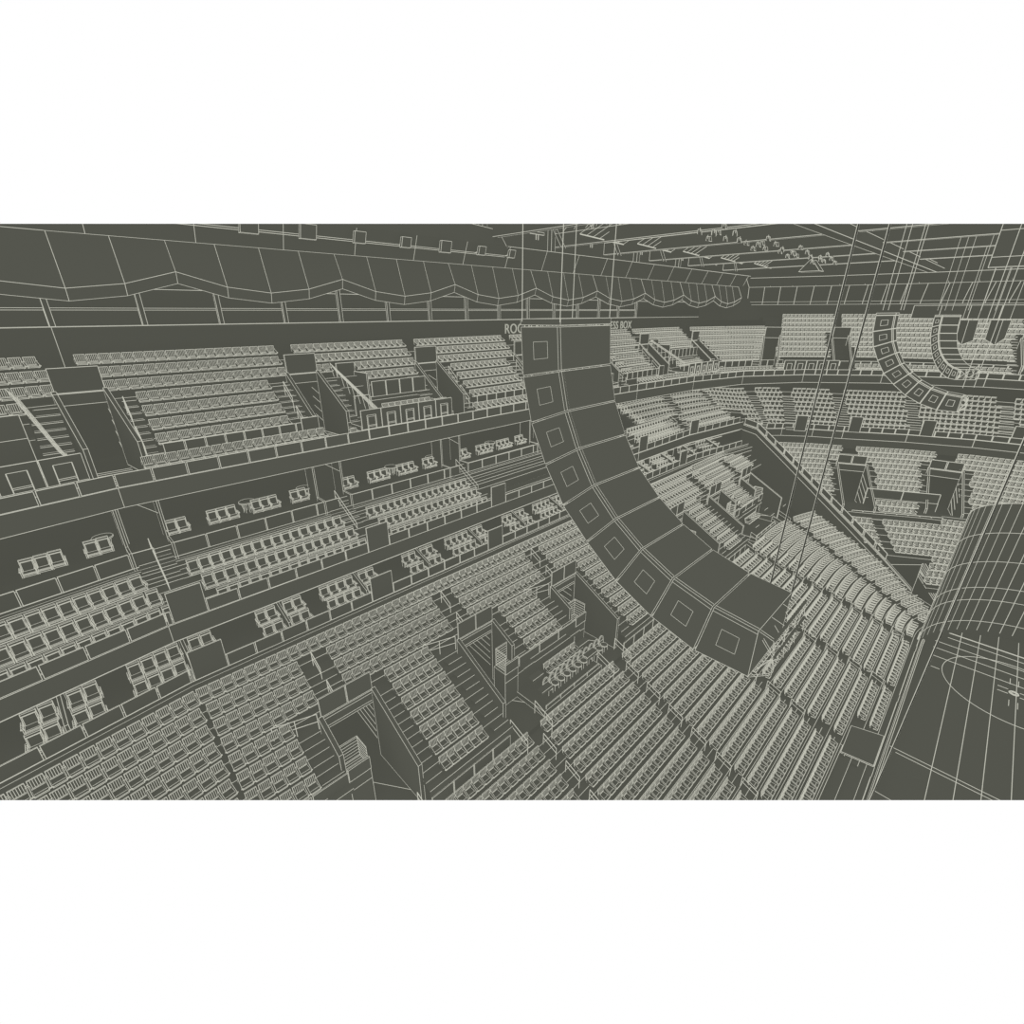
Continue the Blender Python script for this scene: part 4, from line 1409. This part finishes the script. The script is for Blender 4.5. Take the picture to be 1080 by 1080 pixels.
pw = MB(); pw.plate((36.4, 22.2), (39.7, 15.9), .1, 7.8, 9.0); pw.plate((32.9, 22.6), (37.4, 15.0), .1, 6.6, 7.35)
struct('wall_end_platform', pw)
panel_run('parapet_panel', [(32.85, 22.6), (37.35, 15.0)], 1.1, 7.4, 8.25, 'parapet panel above the lowest end rows', 'parapet panels above the lowest end rows')
ew = MB(); ew.plate((29.7, 18.2), (32.6, 15.2), .15, .6, 4.85); ew.line((29.7, 18.18, 4.2), (32.6, 15.18, 4.2)); ew.plate((32.6, 15.2), (30.6, 12.6), .1, .6, 3.4, True, .6, 1.8); ew.face([(27.0, 14.0, .6), (33, 12, .6), (33, 18, .6), (29, 18, .6)])
struct('wall_end_entry', ew)
t = empty('ramp_guard', (31.6, 13.9, 1.5))
tag(t, 'slatted wire guard beside the dark ice-level entry at the end', 'guard rail')
m = MB()
for k in range(8):
    m.line((30.5, 12.6, .8 + .22 * k), (32.5, 15.2, 2.9 + .26 * k))
m.path([(30.5, 12.6, .8), (30.5, 12.6, 2.4), (32.5, 15.2, 4.75), (32.5, 15.2, 2.9)]); m.rod((30.5, 12.6, .6), (30.5, 12.6, 2.4), .03, 5, 1)
m.build('wire_panel', t)

# dividing wall running down from the club corner to the ice
dw = empty('dividing_wall', (31, 26, 6))
tag(dw, 'sloping grey dividing wall running down from the club corner to the ice', 'dividing wall')
prof = [((33.05, 36.2), 12.9, 16.0), ((32.7, 34.4), 12.4, 15.75), ((31.9, 30.6), 9.9, 13.3), ((30.9, 25.7), 7.4, 10.05), ((30.1, 21.9), 6.0, 7.55), ((29.25, 18.0), 3.8, 4.9), ((27.8, 15.2), 2.0, 3.2)]
m = MB()
for (p, b0, t0), (q, b1, t1) in zip(prof[:-1], prof[1:]):
    m.hexa([(p[0], p[1], b0 - 1.5), (q[0], q[1], b1 - 1.5), (q[0] + .35, q[1], b1 - 1.5), (p[0] + .35, p[1], b0 - 1.5), (p[0], p[1], t0), (q[0], q[1], t1), (q[0] + .35, q[1], t1), (p[0] + .35, p[1], t0)], False)
    for dz in (0, -.12, -.75): m.line((p[0] - .01, p[1], t0 + dz), (q[0] - .01, q[1], t1 + dz))
    m.line((p[0] + .35, p[1], t0), (q[0] + .35, q[1], t1))
m.build('wall_body', dw)
m = MB()
for (p, b0, t0), (q, b1, t1) in zip(prof[:-2], prof[1:-1]):
    m.line((p[0] + .15, p[1], t0 + .72), (q[0] + .15, q[1], t1 + .5 + .1))
m.build('top_rail', dw)
nd = 0
for (p, b0, t0), (q, b1, t1) in zip(prof[:-2], prof[1:-1]):
    L_ = math.hypot(q[0] - p[0], q[1] - p[1]); n = max(1, int(round(L_ / 1.35)))
    for k in range(n):
        f0, f1 = (k + .06) / n, (k + .94) / n
        pa = (p[0] + (q[0] - p[0]) * f0 + .12, p[1] + (q[1] - p[1]) * f0); pb_ = (p[0] + (q[0] - p[0]) * f1 + .12, p[1] + (q[1] - p[1]) * f1)
        za, zb = t0 + (t1 - t0) * f0, t0 + (t1 - t0) * f1
        mb = MB(); mb.plate(pa, pb_, .05, za + .04, za + .68, True, zb + .04, zb + .68); nd += 1
        tag(mb.build('glass_panel'), 'sloping glass panel on top of the dividing wall, %s from the top' % nth(nd), 'panel', 'glass panels on the dividing wall')

# end club level: slab, glass, eight rows
es = MB()
QC = [(34.5, 36.0)] + QE
strip(es, flat(QC, 14.25), flat(QC, 15.15)); strip(es, flat(QC, 14.25), flat(offset(QC, 3), 14.25), False); strip(es, flat(QC, 14.25), flat(offset(QC, -.6), 13.2), False)
for q in QC[1:]: es.line((*q, 14.25), (*q, 15.15))
for j in range(3):
    d, z = .95 + .8 * j, 15.05 + .47 * j
    cut_strip(es, QC, d - .4, d + .4, z, .5, lambda q: q[0] < 35)
strip(es, flat(offset(QC, 7.5), 18.5), flat(offset(QC, 7.5), 21.5), False)
panel_run('glass_panel', [(36.2, 34.4)] + QE[:-1] + [(49.3, -1)], 1.35, 15.2, 15.82, 'glass panel along the front of the end club level', 'glass panels along the end club front')
AISL = [((35.9, 34.0), (40.6, 38.6)), ((37.4, 31.6), (42.8, 34.5)), ((41.4, 26.6), (46.2, 29.2)), ((45.2, 20.0), (51.3, 22.6)), ((48.4, 12.2), (57, 14.1)), ((49.2, 3), (57, 3.5))]
for k, (a, b) in enumerate(AISL[1:]):
    d = norm(np.array(b) - np.array(a)); n = np.array([-d[1], d[0]])
    p, q = np.array(a) - n * .1, np.array(a) - n * 1.35
    mb = MB(); mb.plate(p, q, .06, 15.2, 17.1)
    tag(mb.build('stair_screen'), 'tall grey screen on the end club front, %s from the left' % nth(k + 1), 'screen', 'tall screens on the end club front')
AISL2 = [((23.6, 37.6), (26.2, 45.0)), ((30.6, 36.2), (34.0, 43.5))]
QW = [(16.0, 38.25), (22, 38.0), (32.8, 36.2)] + QE


def zcl(p):
    return .95 * min(1, max(0, (38.5 - p[0]) / 8.0))


for j in range(9):
    d, z = .95 + .8 * j, 15.05 + .47 * j
    lo_x = 35.5 if j < 3 else 16.2
    def skipC(q): return (q[0] < lo_x - .4) or q[1] < -8 or (j < 3)
    if j >= 3: cut_strip(es, QW, d - .4, d + .4, z, .5, skipC, .8, zcl)
    if j == 8: break
    for q, ang in walk(offset(QW, d), .56):
        if q[1] < -2 or any(abs(d_line(q, a, b)) < .75 for a, b in AISL + AISL2): continue
        if q[0] < lo_x: continue
        seat('club', q[0], q[1], z + zcl(q), ang, 'end', j, 0)
struct('seating_terrace', es)
eas = MB()
for a, b in AISL + AISL2:
    a, b = np.array(a), np.array(b); d = norm(b - a); n = np.array([-d[1], d[0]])
    for j in range(15):
        p = a + d * (.6 + .4 * j); z = 15.1 + .235 * j + zcl(p)
        eas.path([(*(p + n * .7), z), (*(p - n * .7), z)]); eas.face([(*(p + n * .7), z - .25), (*(p - n * .7), z - .25), (*(p - n * .7), z), (*(p + n * .7), z)])
        eas.face([(*(p + n * .7), z), (*(p - n * .7), z), (*(p + d * .4 - n * .7), z), (*(p + d * .4 + n * .7), z)])
struct('stairs_end_club', eas)

# end upper deck, twelve rows
UE = [(31.0, 36.3), (37.5, 31.9), (43.5, 25.0), (48, 16.0), (49.5, 8.0), (49.8, -8)]
ue = MB()
UVE = [((35.6, 35.3), (50, 40.9)), ((41.4, 28.4), (51, 32.9)), ((49.0, 12.0), (60, 14.5))]
PENS = [((36.6, 34.0), (41.0, 29.2)), ((50.2, 12.4), (51.3, 0))]
for j in range(13):
    d, z = 1.75 + .84 * j, 21.62 + .56 * j
    A, B_ = offset(UE, d - .4), offset(UE, d + .44)
    keep = [k for k in range(len(A))]
    A2 = [q for q in A if True]; B2 = [q for q in B_ if True]
    strip(ue, flat(A2[1:] if j > 2 else A2, z), flat(B2[1:] if j > 2 else B2, z), False); strip(ue, flat(A2[1:] if j > 2 else A2, z - .6), flat(A2[1:] if j > 2 else A2, z), False)
    if j == 12: break
    for q, ang in walk(offset(UE, d), .52):
        if q[1] < -3 or d_line(q, UVE[0][0], UVE[0][1]) > -.9: continue
        if any(abs(d_line(q, a, b)) < (1.5 if j < 8 else .6) for a, b in UVE[1:]): continue
        if j == 2 and any(True for _ in (0,)): continue
        seat('stadium', q[0], q[1], z + (.0 if j < 2 else .1), ang, 'end', j, 0)
strip(ue, flat(offset(UE, 1.75 + .84 * 12.5), 28), flat(offset(UE, 1.75 + .84 * 12.5), 36), False)
struct('seating_terrace', ue)
panel_run('parapet_panel', offset(UE, 1.75 + .84 * 2.1)[1:-1], 1.3, 22.3, 23.3, 'parapet panel across the end upper deck', 'parapet panels across the end upper deck')
for k, (a, b) in enumerate(UVE):
    a, b = np.array(a), np.array(b); d = norm(b - a); n = np.array([-d[1], d[0]])
    o = empty('stair_opening', (*(a + d * 3), 21.7))
    tag(o, 'grey walled stair opening in the far end upper deck, %s from the left' % nth(k + 1), 'stair opening', 'walled stair openings in the end upper deck')
    p0, p1 = a + d * 2.2, a + d * 6.4
    for s in (-1, 1):
        m = MB(); m.plate(p0 + n * s * .95, p1 + n * s * .95, .15, 21.7, 23.4, True, 21.7, 26.2); m.build('side_wall', o)
    m = MB(); m.plate(p1 + n * .95, p1 - n * .95, .1, 25.9, 27.2); m.build('top_panel', o)
    m = MB(); m.face([(*(p1 + d + n), 21.7), (*(p1 + d - n), 21.7), (*(p1 + d - n), 26), (*(p1 + d + n), 26)]); m.build('passage', o)
    st = MB()
    for j in range(18):
        p = a + d * (2.0 + .42 * j) + n * 1.45; z = 21.9 + .29 * j
        st.path([(*(p + n * .5), z), (*(p - n * .45), z)])
    st.build('side_steps', o)
q = 0
for (a, b) in PENS:
    a, b = np.array(a), np.array(b)
    for k in range(5):
        p, r_ = a + (b - a) * k / 5, a + (b - a) * (k + .95) / 5
        q += 1
        t = empty('standing_rail', (*((p + r_) / 2), 22))
        tag(t, 'framed grey rail panel on the far end upper deck, %s from the left' % nth(q), 'rail panel', 'framed rail panels on the end upper deck')
        m = MB(); m.plate(p, r_, .06, 22.2, 23.6); m.build('panel', t)
        i0, i1 = p + (r_ - p) * .28, p + (r_ - p) * .72
        m = MB(); off = np.array([-.05, -.02]); m.path([(*(i0 + off), 22.1), (*(i0 + off), 23.25), (*(i1 + off), 23.25), (*(i1 + off), 22.1)]); m.line((*(i0 + off), 22.5), (*(i1 + off), 22.5)); m.rod((*(i0 + off), 22.1), (*(i0 + off), 23.2), .02, 4, 1); m.build('frame', t)

# ================================================================== LINE ARRAYS
AL = [(19.994, 28.932), (19.931, 28.152), (19.728, 27.404), (19.385, 26.741), (18.962, 26.112), (18.424, 25.614), (17.799, 25.124), (17.118, 24.783), (16.386, 24.56), (15.598, 24.557)]
AM = [(19.17, 28.947), (19.115, 28.308), (18.958, 27.711), (18.691, 27.159), (18.353, 26.631), (17.903, 26.196), (17.412, 25.85), (16.862, 25.572), (16.232, 25.385), (15.607, 25.306)]


def line_array(name, label, fr, w, badge=True):
    """fr(u, s, z): u along the side panel, s across the box width"""
    o = empty(name, fr(19.6, 0, 28.9))
    tag(o, label, 'loudspeaker array')
    for k in range(9):
        a, b, c, d = AL[k], AM[k], AM[k + 1], AL[k + 1]
        g_ = .02
        def mix(p, q, t): return (p[0] + (q[0] - p[0]) * t, p[1] + (q[1] - p[1]) * t)
        a2, b2, c2, d2 = mix(a, d, g_), mix(b, c, g_), mix(b, c, 1 - g_), mix(a, d, 1 - g_)
        m = MB()
        m.hexa([fr(d2[0], 0, d2[1]), fr(c2[0], 0, c2[1]), fr(c2[0], w, c2[1]), fr(d2[0], w, d2[1]), fr(a2[0], 0, a2[1]), fr(b2[0], 0, b2[1]), fr(b2[0], w, b2[1]), fr(a2[0], w, a2[1])])
        e0, e1 = mix(b2, a2, .07), mix(c2, d2, .07)
        m.line(fr(e0[0], -.002, e0[1]), fr(e1[0], -.002, e1[1]))
        i0, i1 = .055, .055
        m.line(fr(b2[0] + .004, i0, b2[1] + .004), fr(c2[0] + .004, i0, c2[1] + .004))
        cab = m.build('cabinet', o)
        cx = [sum(p[0] for p in (a, b, c, d)) / 4, sum(p[1] for p in (a, b, c, d)) / 4]
        if badge:
            m = MB()
            q = [mix(mix(a, b, u), mix(d, c, u), v) for u, v in ((.32, .32), (.68, .32), (.68, .68), (.32, .68))]
            m.hexa([fr(q[3][0], -.006, q[3][1]), fr(q[2][0], -.006, q[2][1]), fr(q[2][0], .01, q[2][1]), fr(q[3][0], .01, q[3][1]), fr(q[0][0], -.006, q[0][1]), fr(q[1][0], -.006, q[1][1]), fr(q[1][0], .01, q[1][1]), fr(q[0][0], .01, q[0][1])], True, (8, 9, 10, 11, 0, 1, 2, 3, 4, 5, 6, 7))
            m.path([fr(p[0], -.008, p[1]) for p in q], True, .8)
            m.build('side_badge', cab)
    # flying frame on top, pull-back frame at the foot
    m = MB(); m.hexa([fr(20.0, 0, 28.95), fr(19.17, 0, 28.96), fr(19.17, w, 28.96), fr(20.0, w, 28.95), fr(20.0, 0, 29.04), fr(19.17, 0, 29.05), fr(19.17, w, 29.05), fr(20.0, w, 29.04)]); m.build('flying_frame', o)
    m = MB()
    for s in (0.0, .05, .45, .9, w):
        m.path([fr(15.598, s, 24.557), fr(15.35, s, 24.75), fr(15.42, s, 25.25), fr(15.607, s, 25.306)])
        m.path([fr(15.55, s, 24.7), fr(15.38, s, 25.0), fr(15.55, s, 25.2)])
    for p in ((15.35, 24.75), (15.42, 25.25), (15.38, 25.0)):
        m.line(fr(p[0], 0, p[1]), fr(p[0], w, p[1]))
        m.rod(fr(p[0], 0, p[1]), fr(p[0], w, p[1]), .02, 6)
    m.line(fr(15.35, 0, 24.75), fr(15.42, w * .5, 25.25)); m.line(fr(15.42, 0, 25.25), fr(15.35, w * .5, 24.75)); m.line(fr(15.35, w * .5, 24.75), fr(15.42, w, 25.25))
    m.build('pull_back_frame', o)
    return o


line_array('speaker_array', 'large curved hanging stack of nine grey loudspeakers in the middle', lambda u, s, z: (-24.0 + s, u, z), 1.3)
S2 = 1.075
line_array('speaker_array', 'curved hanging loudspeaker stack at the far right, left of its pair', lambda u, s, z: (4.6 + s, 15.65 + (u - 15.6) * S2, 28.93 + (z - 28.93) * S2), .9)
RO = math.radians(-52)
line_array('speaker_array', 'small curved hanging loudspeaker stack at the far right, right of its pair',
           lambda u, s, z: (22.0 + (s * 1.0) * math.cos(RO) - ((u - 19.3) * 1.0) * math.sin(RO) * -1 * -1, 19.25 + (s * 1.0) * math.sin(RO) + ((u - 19.3) * 1.0) * math.cos(RO), 28.75 + (z - 28.93) * .98), 1.3)
# plain hanging loudspeaker wedges
for k, P5 in enumerate((((18.65, 28.42), (18.53, 26.85), (18.01, 26.40), (17.37, 26.74), (17.45, 28.44)), ((16.67, 28.45), (16.61, 26.87), (15.86, 26.46), (15.41, 27.0), (15.42, 28.56)))):
    px = 30.0
    t = empty('hanging_speaker', (px, P5[2][0], 27))
    tag(t, 'plain dark wedge-shaped hanging speaker at the far right, %s' % ('left one' if k == 0 else 'right one'), 'loudspeaker', 'wedge-shaped hanging speakers')
    (yl, zt), (yl2, zl), (ym, zm), (yr, zr), (yr2, _) = P5
    ymt = ym + .05
    V_ = {'a': (px + .5, yl, zt), 'b': (px + .5, yl2, zl), 'c': (px - .1, ym, zm), 'd': (px + .5, yr, zr), 'e': (px + .5, yr2, zt), 'f': (px - .1, ymt, zt), 'g': (px + 1.2, ymt, zt), 'h': (px + 1.2, ym, zl)}
    m = MB()
    for f_ in ('abcf', 'fcde', 'aebd'[:0] + 'afeg', 'abhg', 'dehg'[::1], 'bchd'):
        if f_ == 'dehg': f_ = 'edhg'
        m.face([V_[q] for q in f_])
    for a, b in ('af', 'fe', 'ab', 'bc', 'cd', 'de', 'fc'): m.line(V_[a], V_[b], .8)
    m.build('cabinet', t)
    m = MB()
    for yy in (yl - .1, yr2 + .1): m.rod((px + .5, yy, zt), (px + .5, yy, 38.9), .02, 5, 1)
    m.build('hanger', t)


def cable(name, p, z0, z1, r, label, mat=1, group=None):
    m = MB()
    m.rod((p[0], p[1], z0), (p[0], p[1], z1), r, 6, mat)
    if mat == 0:                       # dark core between two pale edges
        for s in (-1, 1): m.line((p[0] + s * .7 * r, p[1] - s * .7 * r, z0), (p[0] + s * .7 * r, p[1] - s * .7 * r, z1), .8)
    return tag(m.build(name, None, (DARK, PALE)), label, 'cable', group)


for k, (x, y) in enumerate(((-24.0, 19.97), (-24.0, 19.18), (-22.75, 19.95), (-22.7, 19.2))):
    cable('hanging_cable', (x, y), 29.0, 38.9, .006, 'thin pale cable holding the middle loudspeaker stack, %s from the left' % nth(k + 1), 1, 'cables above the middle loudspeaker stack')
cable('hanging_cable', (-22.7, 15.92), 25.3, 38.9, .011, 'dark taut cable down to the foot of the middle loudspeaker stack, left one', 0, 'dark taut cables')
cable('hanging_cable', (-22.7, 15.62), 25.2, 38.9, .011, 'dark taut cable down to the foot of the middle loudspeaker stack, right one', 0, 'dark taut cables')
cable('hanging_cable', (-20.0, 13.84), 17.0, 38.9, .014, 'dark taut cable passing in front of the curved end screen', 0, 'dark taut cables')
for k, (x, y) in enumerate(((5.0, 20.2), (5.0, 19.4), (5.9, 20.1), (5.9, 19.4), (5.2, 15.8), (5.9, 15.4), (22.2, 19.6), (22.9, 18.8), (22.6, 19.2), (23.6, 17.9), (24.5, 17.2), (24.6, 16.4))):
    cable('hanging_cable', (x, y), 29.2 if k not in (4, 5) else 25.4, 38.9, .014, 'thin pale cable above the far loudspeaker stacks, %s from the left' % nth(k + 1), 1, 'cables above the far loudspeaker stacks')

# ================================================================== SEATS INTO OBJECTS
TOPY, BOTY = 236.0, 844.0


def in_strip(p, pad=15):
    q = project(p)
    return q is not None and -20 < q[0] < 1100 and TOPY - pad < q[1] < BOTY + pad


ARR = [project((-24.0, *q)) for q in AL] + [project((-22.7, *q)) for q in AM][::-1]


def behind_array(p):
    q = project(p)
    x, y = q[0], q[1]
    c = False
    j = len(ARR) - 1
    for i in range(len(ARR)):
        xi, yi, xj, yj = ARR[i][0], ARR[i][1], ARR[j][0], ARR[j][1]
        if (yi > y) != (yj > y) and x < (xj - xi) * (y - yi) / (yj - yi) + xi: c = not c
        j = i
    return c


def bucket(d):
    return 2.0 ** (round(math.log2(d) * 4) / 4)


PARTS = {'stadium': stadium_parts(), 'club': club_parts()}
CACHE = {}


def part_mesh(kind, part, d):
    key = (kind, part, round(d, 2))
    if key not in CACHE:
        CACHE[key] = PARTS[kind][part].mesh(part.split('.')[0], lambda c: d)
    return CACHE[key]


for kind, nm, grp in (('stadium', 'stadium_seat', 'slatted grey stadium seats'), ('club', 'club_seat', 'padded grey club seats')):
    S = [s for s in SEATS[kind] if in_strip((s[0], s[1], s[2] + .5))]
    S.sort(key=lambda s: dist((s[0], s[1], s[2] + .5)))
    solo, rest = [], []
    for s in S:
        c = (s[0], s[1], s[2] + .6)
        q = project(c)
        ok = s[4] and s[4] != 'end' and TOPY + 12 < q[1] < BOTY - 14 and 2 < q[0] < 1078 and not behind_array(c)
        (solo if ok and len(solo) < 300 else rest).append(s)
    for (x, y, z, rot, blk, row, idx) in solo:
        t = empty(nm, (x, y, z), rot)
        d = bucket(dist((x, y, z + .5)))
        kindw = 'slatted seat' if kind == 'stadium' else 'padded club seat'
        tag(t, '%s, %s from left, row %d, %s' % (kindw, nth(idx), row, blk) if row else '%s, %s from left, %s' % (kindw, nth(idx), blk), 'seat', grp)
        for part in PARTS[kind]:
            o = bpy.data.objects.new(part.split('.')[0], part_mesh(kind, part, d))
            COL.objects.link(o)
            o.parent = t
    near = [s[:4] for s in rest if dist(s[:3]) < 56]
    far = [s[:4] for s in rest if dist(s[:3]) >= 56]
    nearT = MB()
    for p in PARTS[kind].values():
        i = len(nearT.v)
        nearT.v += p.v; nearT.f += [tuple(i + k for k in f) for f in p.f]; nearT.m += p.m; nearT.L += p.L
    me = scatter([(nearT, near), (far_seat(kind), far)])
    o = bpy.data.objects.new('stadium_seating' if kind == 'stadium' else 'club_seating', me)
    COL.objects.link(o)
    tag(o, 'all the other grey %s filling the stands beyond the nearest ones' % ('stadium seats' if kind == 'stadium' else 'padded club seats'), 'seats', None, 'stuff')
    print('SEATS', kind, len(S), len(solo), len(near), len(far))

# ================================================================== SECTION: the model stops where the photograph shows nothing more
bpy.context.view_layer.update()
cam_v = Vector(CAM)


def view_dir(py):
    return Vector(FWD - UPV * (py - 540) / F_PX)


n_top = Vector(RGT).cross(view_dir(TOPY)); n_bot = Vector(RGT).cross(view_dir(BOTY))
if n_top.dot(Vector(FWD)) > 0: n_top = -n_top
if n_bot.dot(Vector(FWD)) > 0: n_bot = -n_bot
drop = []
for o in list(SC.objects):
    if o.type != 'MESH': continue
    mw = o.matrix_world
    me = o.data
    co = np.empty(len(me.vertices) * 3); me.vertices.foreach_get('co', co); co = co.reshape(-1, 3)
    R = np.array(mw.to_3x3()); W = co @ R.T + np.array(mw.translation) - CAM
    a, b = W @ np.array(n_top), W @ np.array(n_bot)
    if a.min() > 0 or b.min() > 0:
        drop.append(o); continue
    if a.max() <= 0 and b.max() <= 0: continue
    if me.users > 1: me = me.copy(); o.data = me
    bm = bmesh.new(); bm.from_mesh(me)
    inv = mw.inverted()
    for n, mx in ((n_top, a.max()), (n_bot, b.max())):
        if mx > 0:
            bmesh.ops.bisect_plane(bm, geom=bm.verts[:] + bm.edges[:] + bm.faces[:], dist=1e-6, plane_co=inv @ cam_v, plane_no=(inv.to_3x3() @ n).normalized(), clear_outer=True)
    if len(bm.faces) == 0:
        drop.append(o)
    bm.to_mesh(me); bm.free()
for o in drop: bpy.data.objects.remove(o)
for _ in range(2):
    for o in list(SC.objects):
        if o.type == 'EMPTY' and not o.children: bpy.data.objects.remove(o)

# ================================================================== LIGHT, SKY, CAMERA
w = bpy.data.worlds.new('World'); SC.world = w
w.use_nodes = True
bg = w.node_tree.nodes.get('Background') or w.node_tree.nodes.new('ShaderNodeBackground')
bg.inputs['Color'].default_value = (1, 1, 1, 1); bg.inputs['Strength'].default_value = 1.0
fill_sun = bpy.data.lights.new('fill_sun', 'SUN'); fill_sun.energy = .25; fill_sun.angle = .6  # weak lamp added for slight direction; no such source is seen
so_ = bpy.data.objects.new('fill_sun', fill_sun); so_.rotation_euler = (math.radians(55), 0, math.radians(-60)); COL.objects.link(so_)
cam = bpy.data.cameras.new('camera'); cam.sensor_width = 36; cam.sensor_fit = 'HORIZONTAL'; cam.lens = F_PX / 1080 * 36; cam.clip_start = .05; cam.clip_end = 500
co_ = bpy.data.objects.new('camera', cam)
co_.matrix_world = Matrix(((RGT[0], UPV[0], -FWD[0], CAM[0]), (RGT[1], UPV[1], -FWD[1], CAM[1]), (RGT[2], UPV[2], -FWD[2], CAM[2]), (0, 0, 0, 1)))
COL.objects.link(co_)
SC.camera = co_
SC.view_settings.view_transform = 'Standard'
SC.view_settings.look = 'None'
SC.cycles.max_bounces = 3
SC.cycles.diffuse_bounces = 2
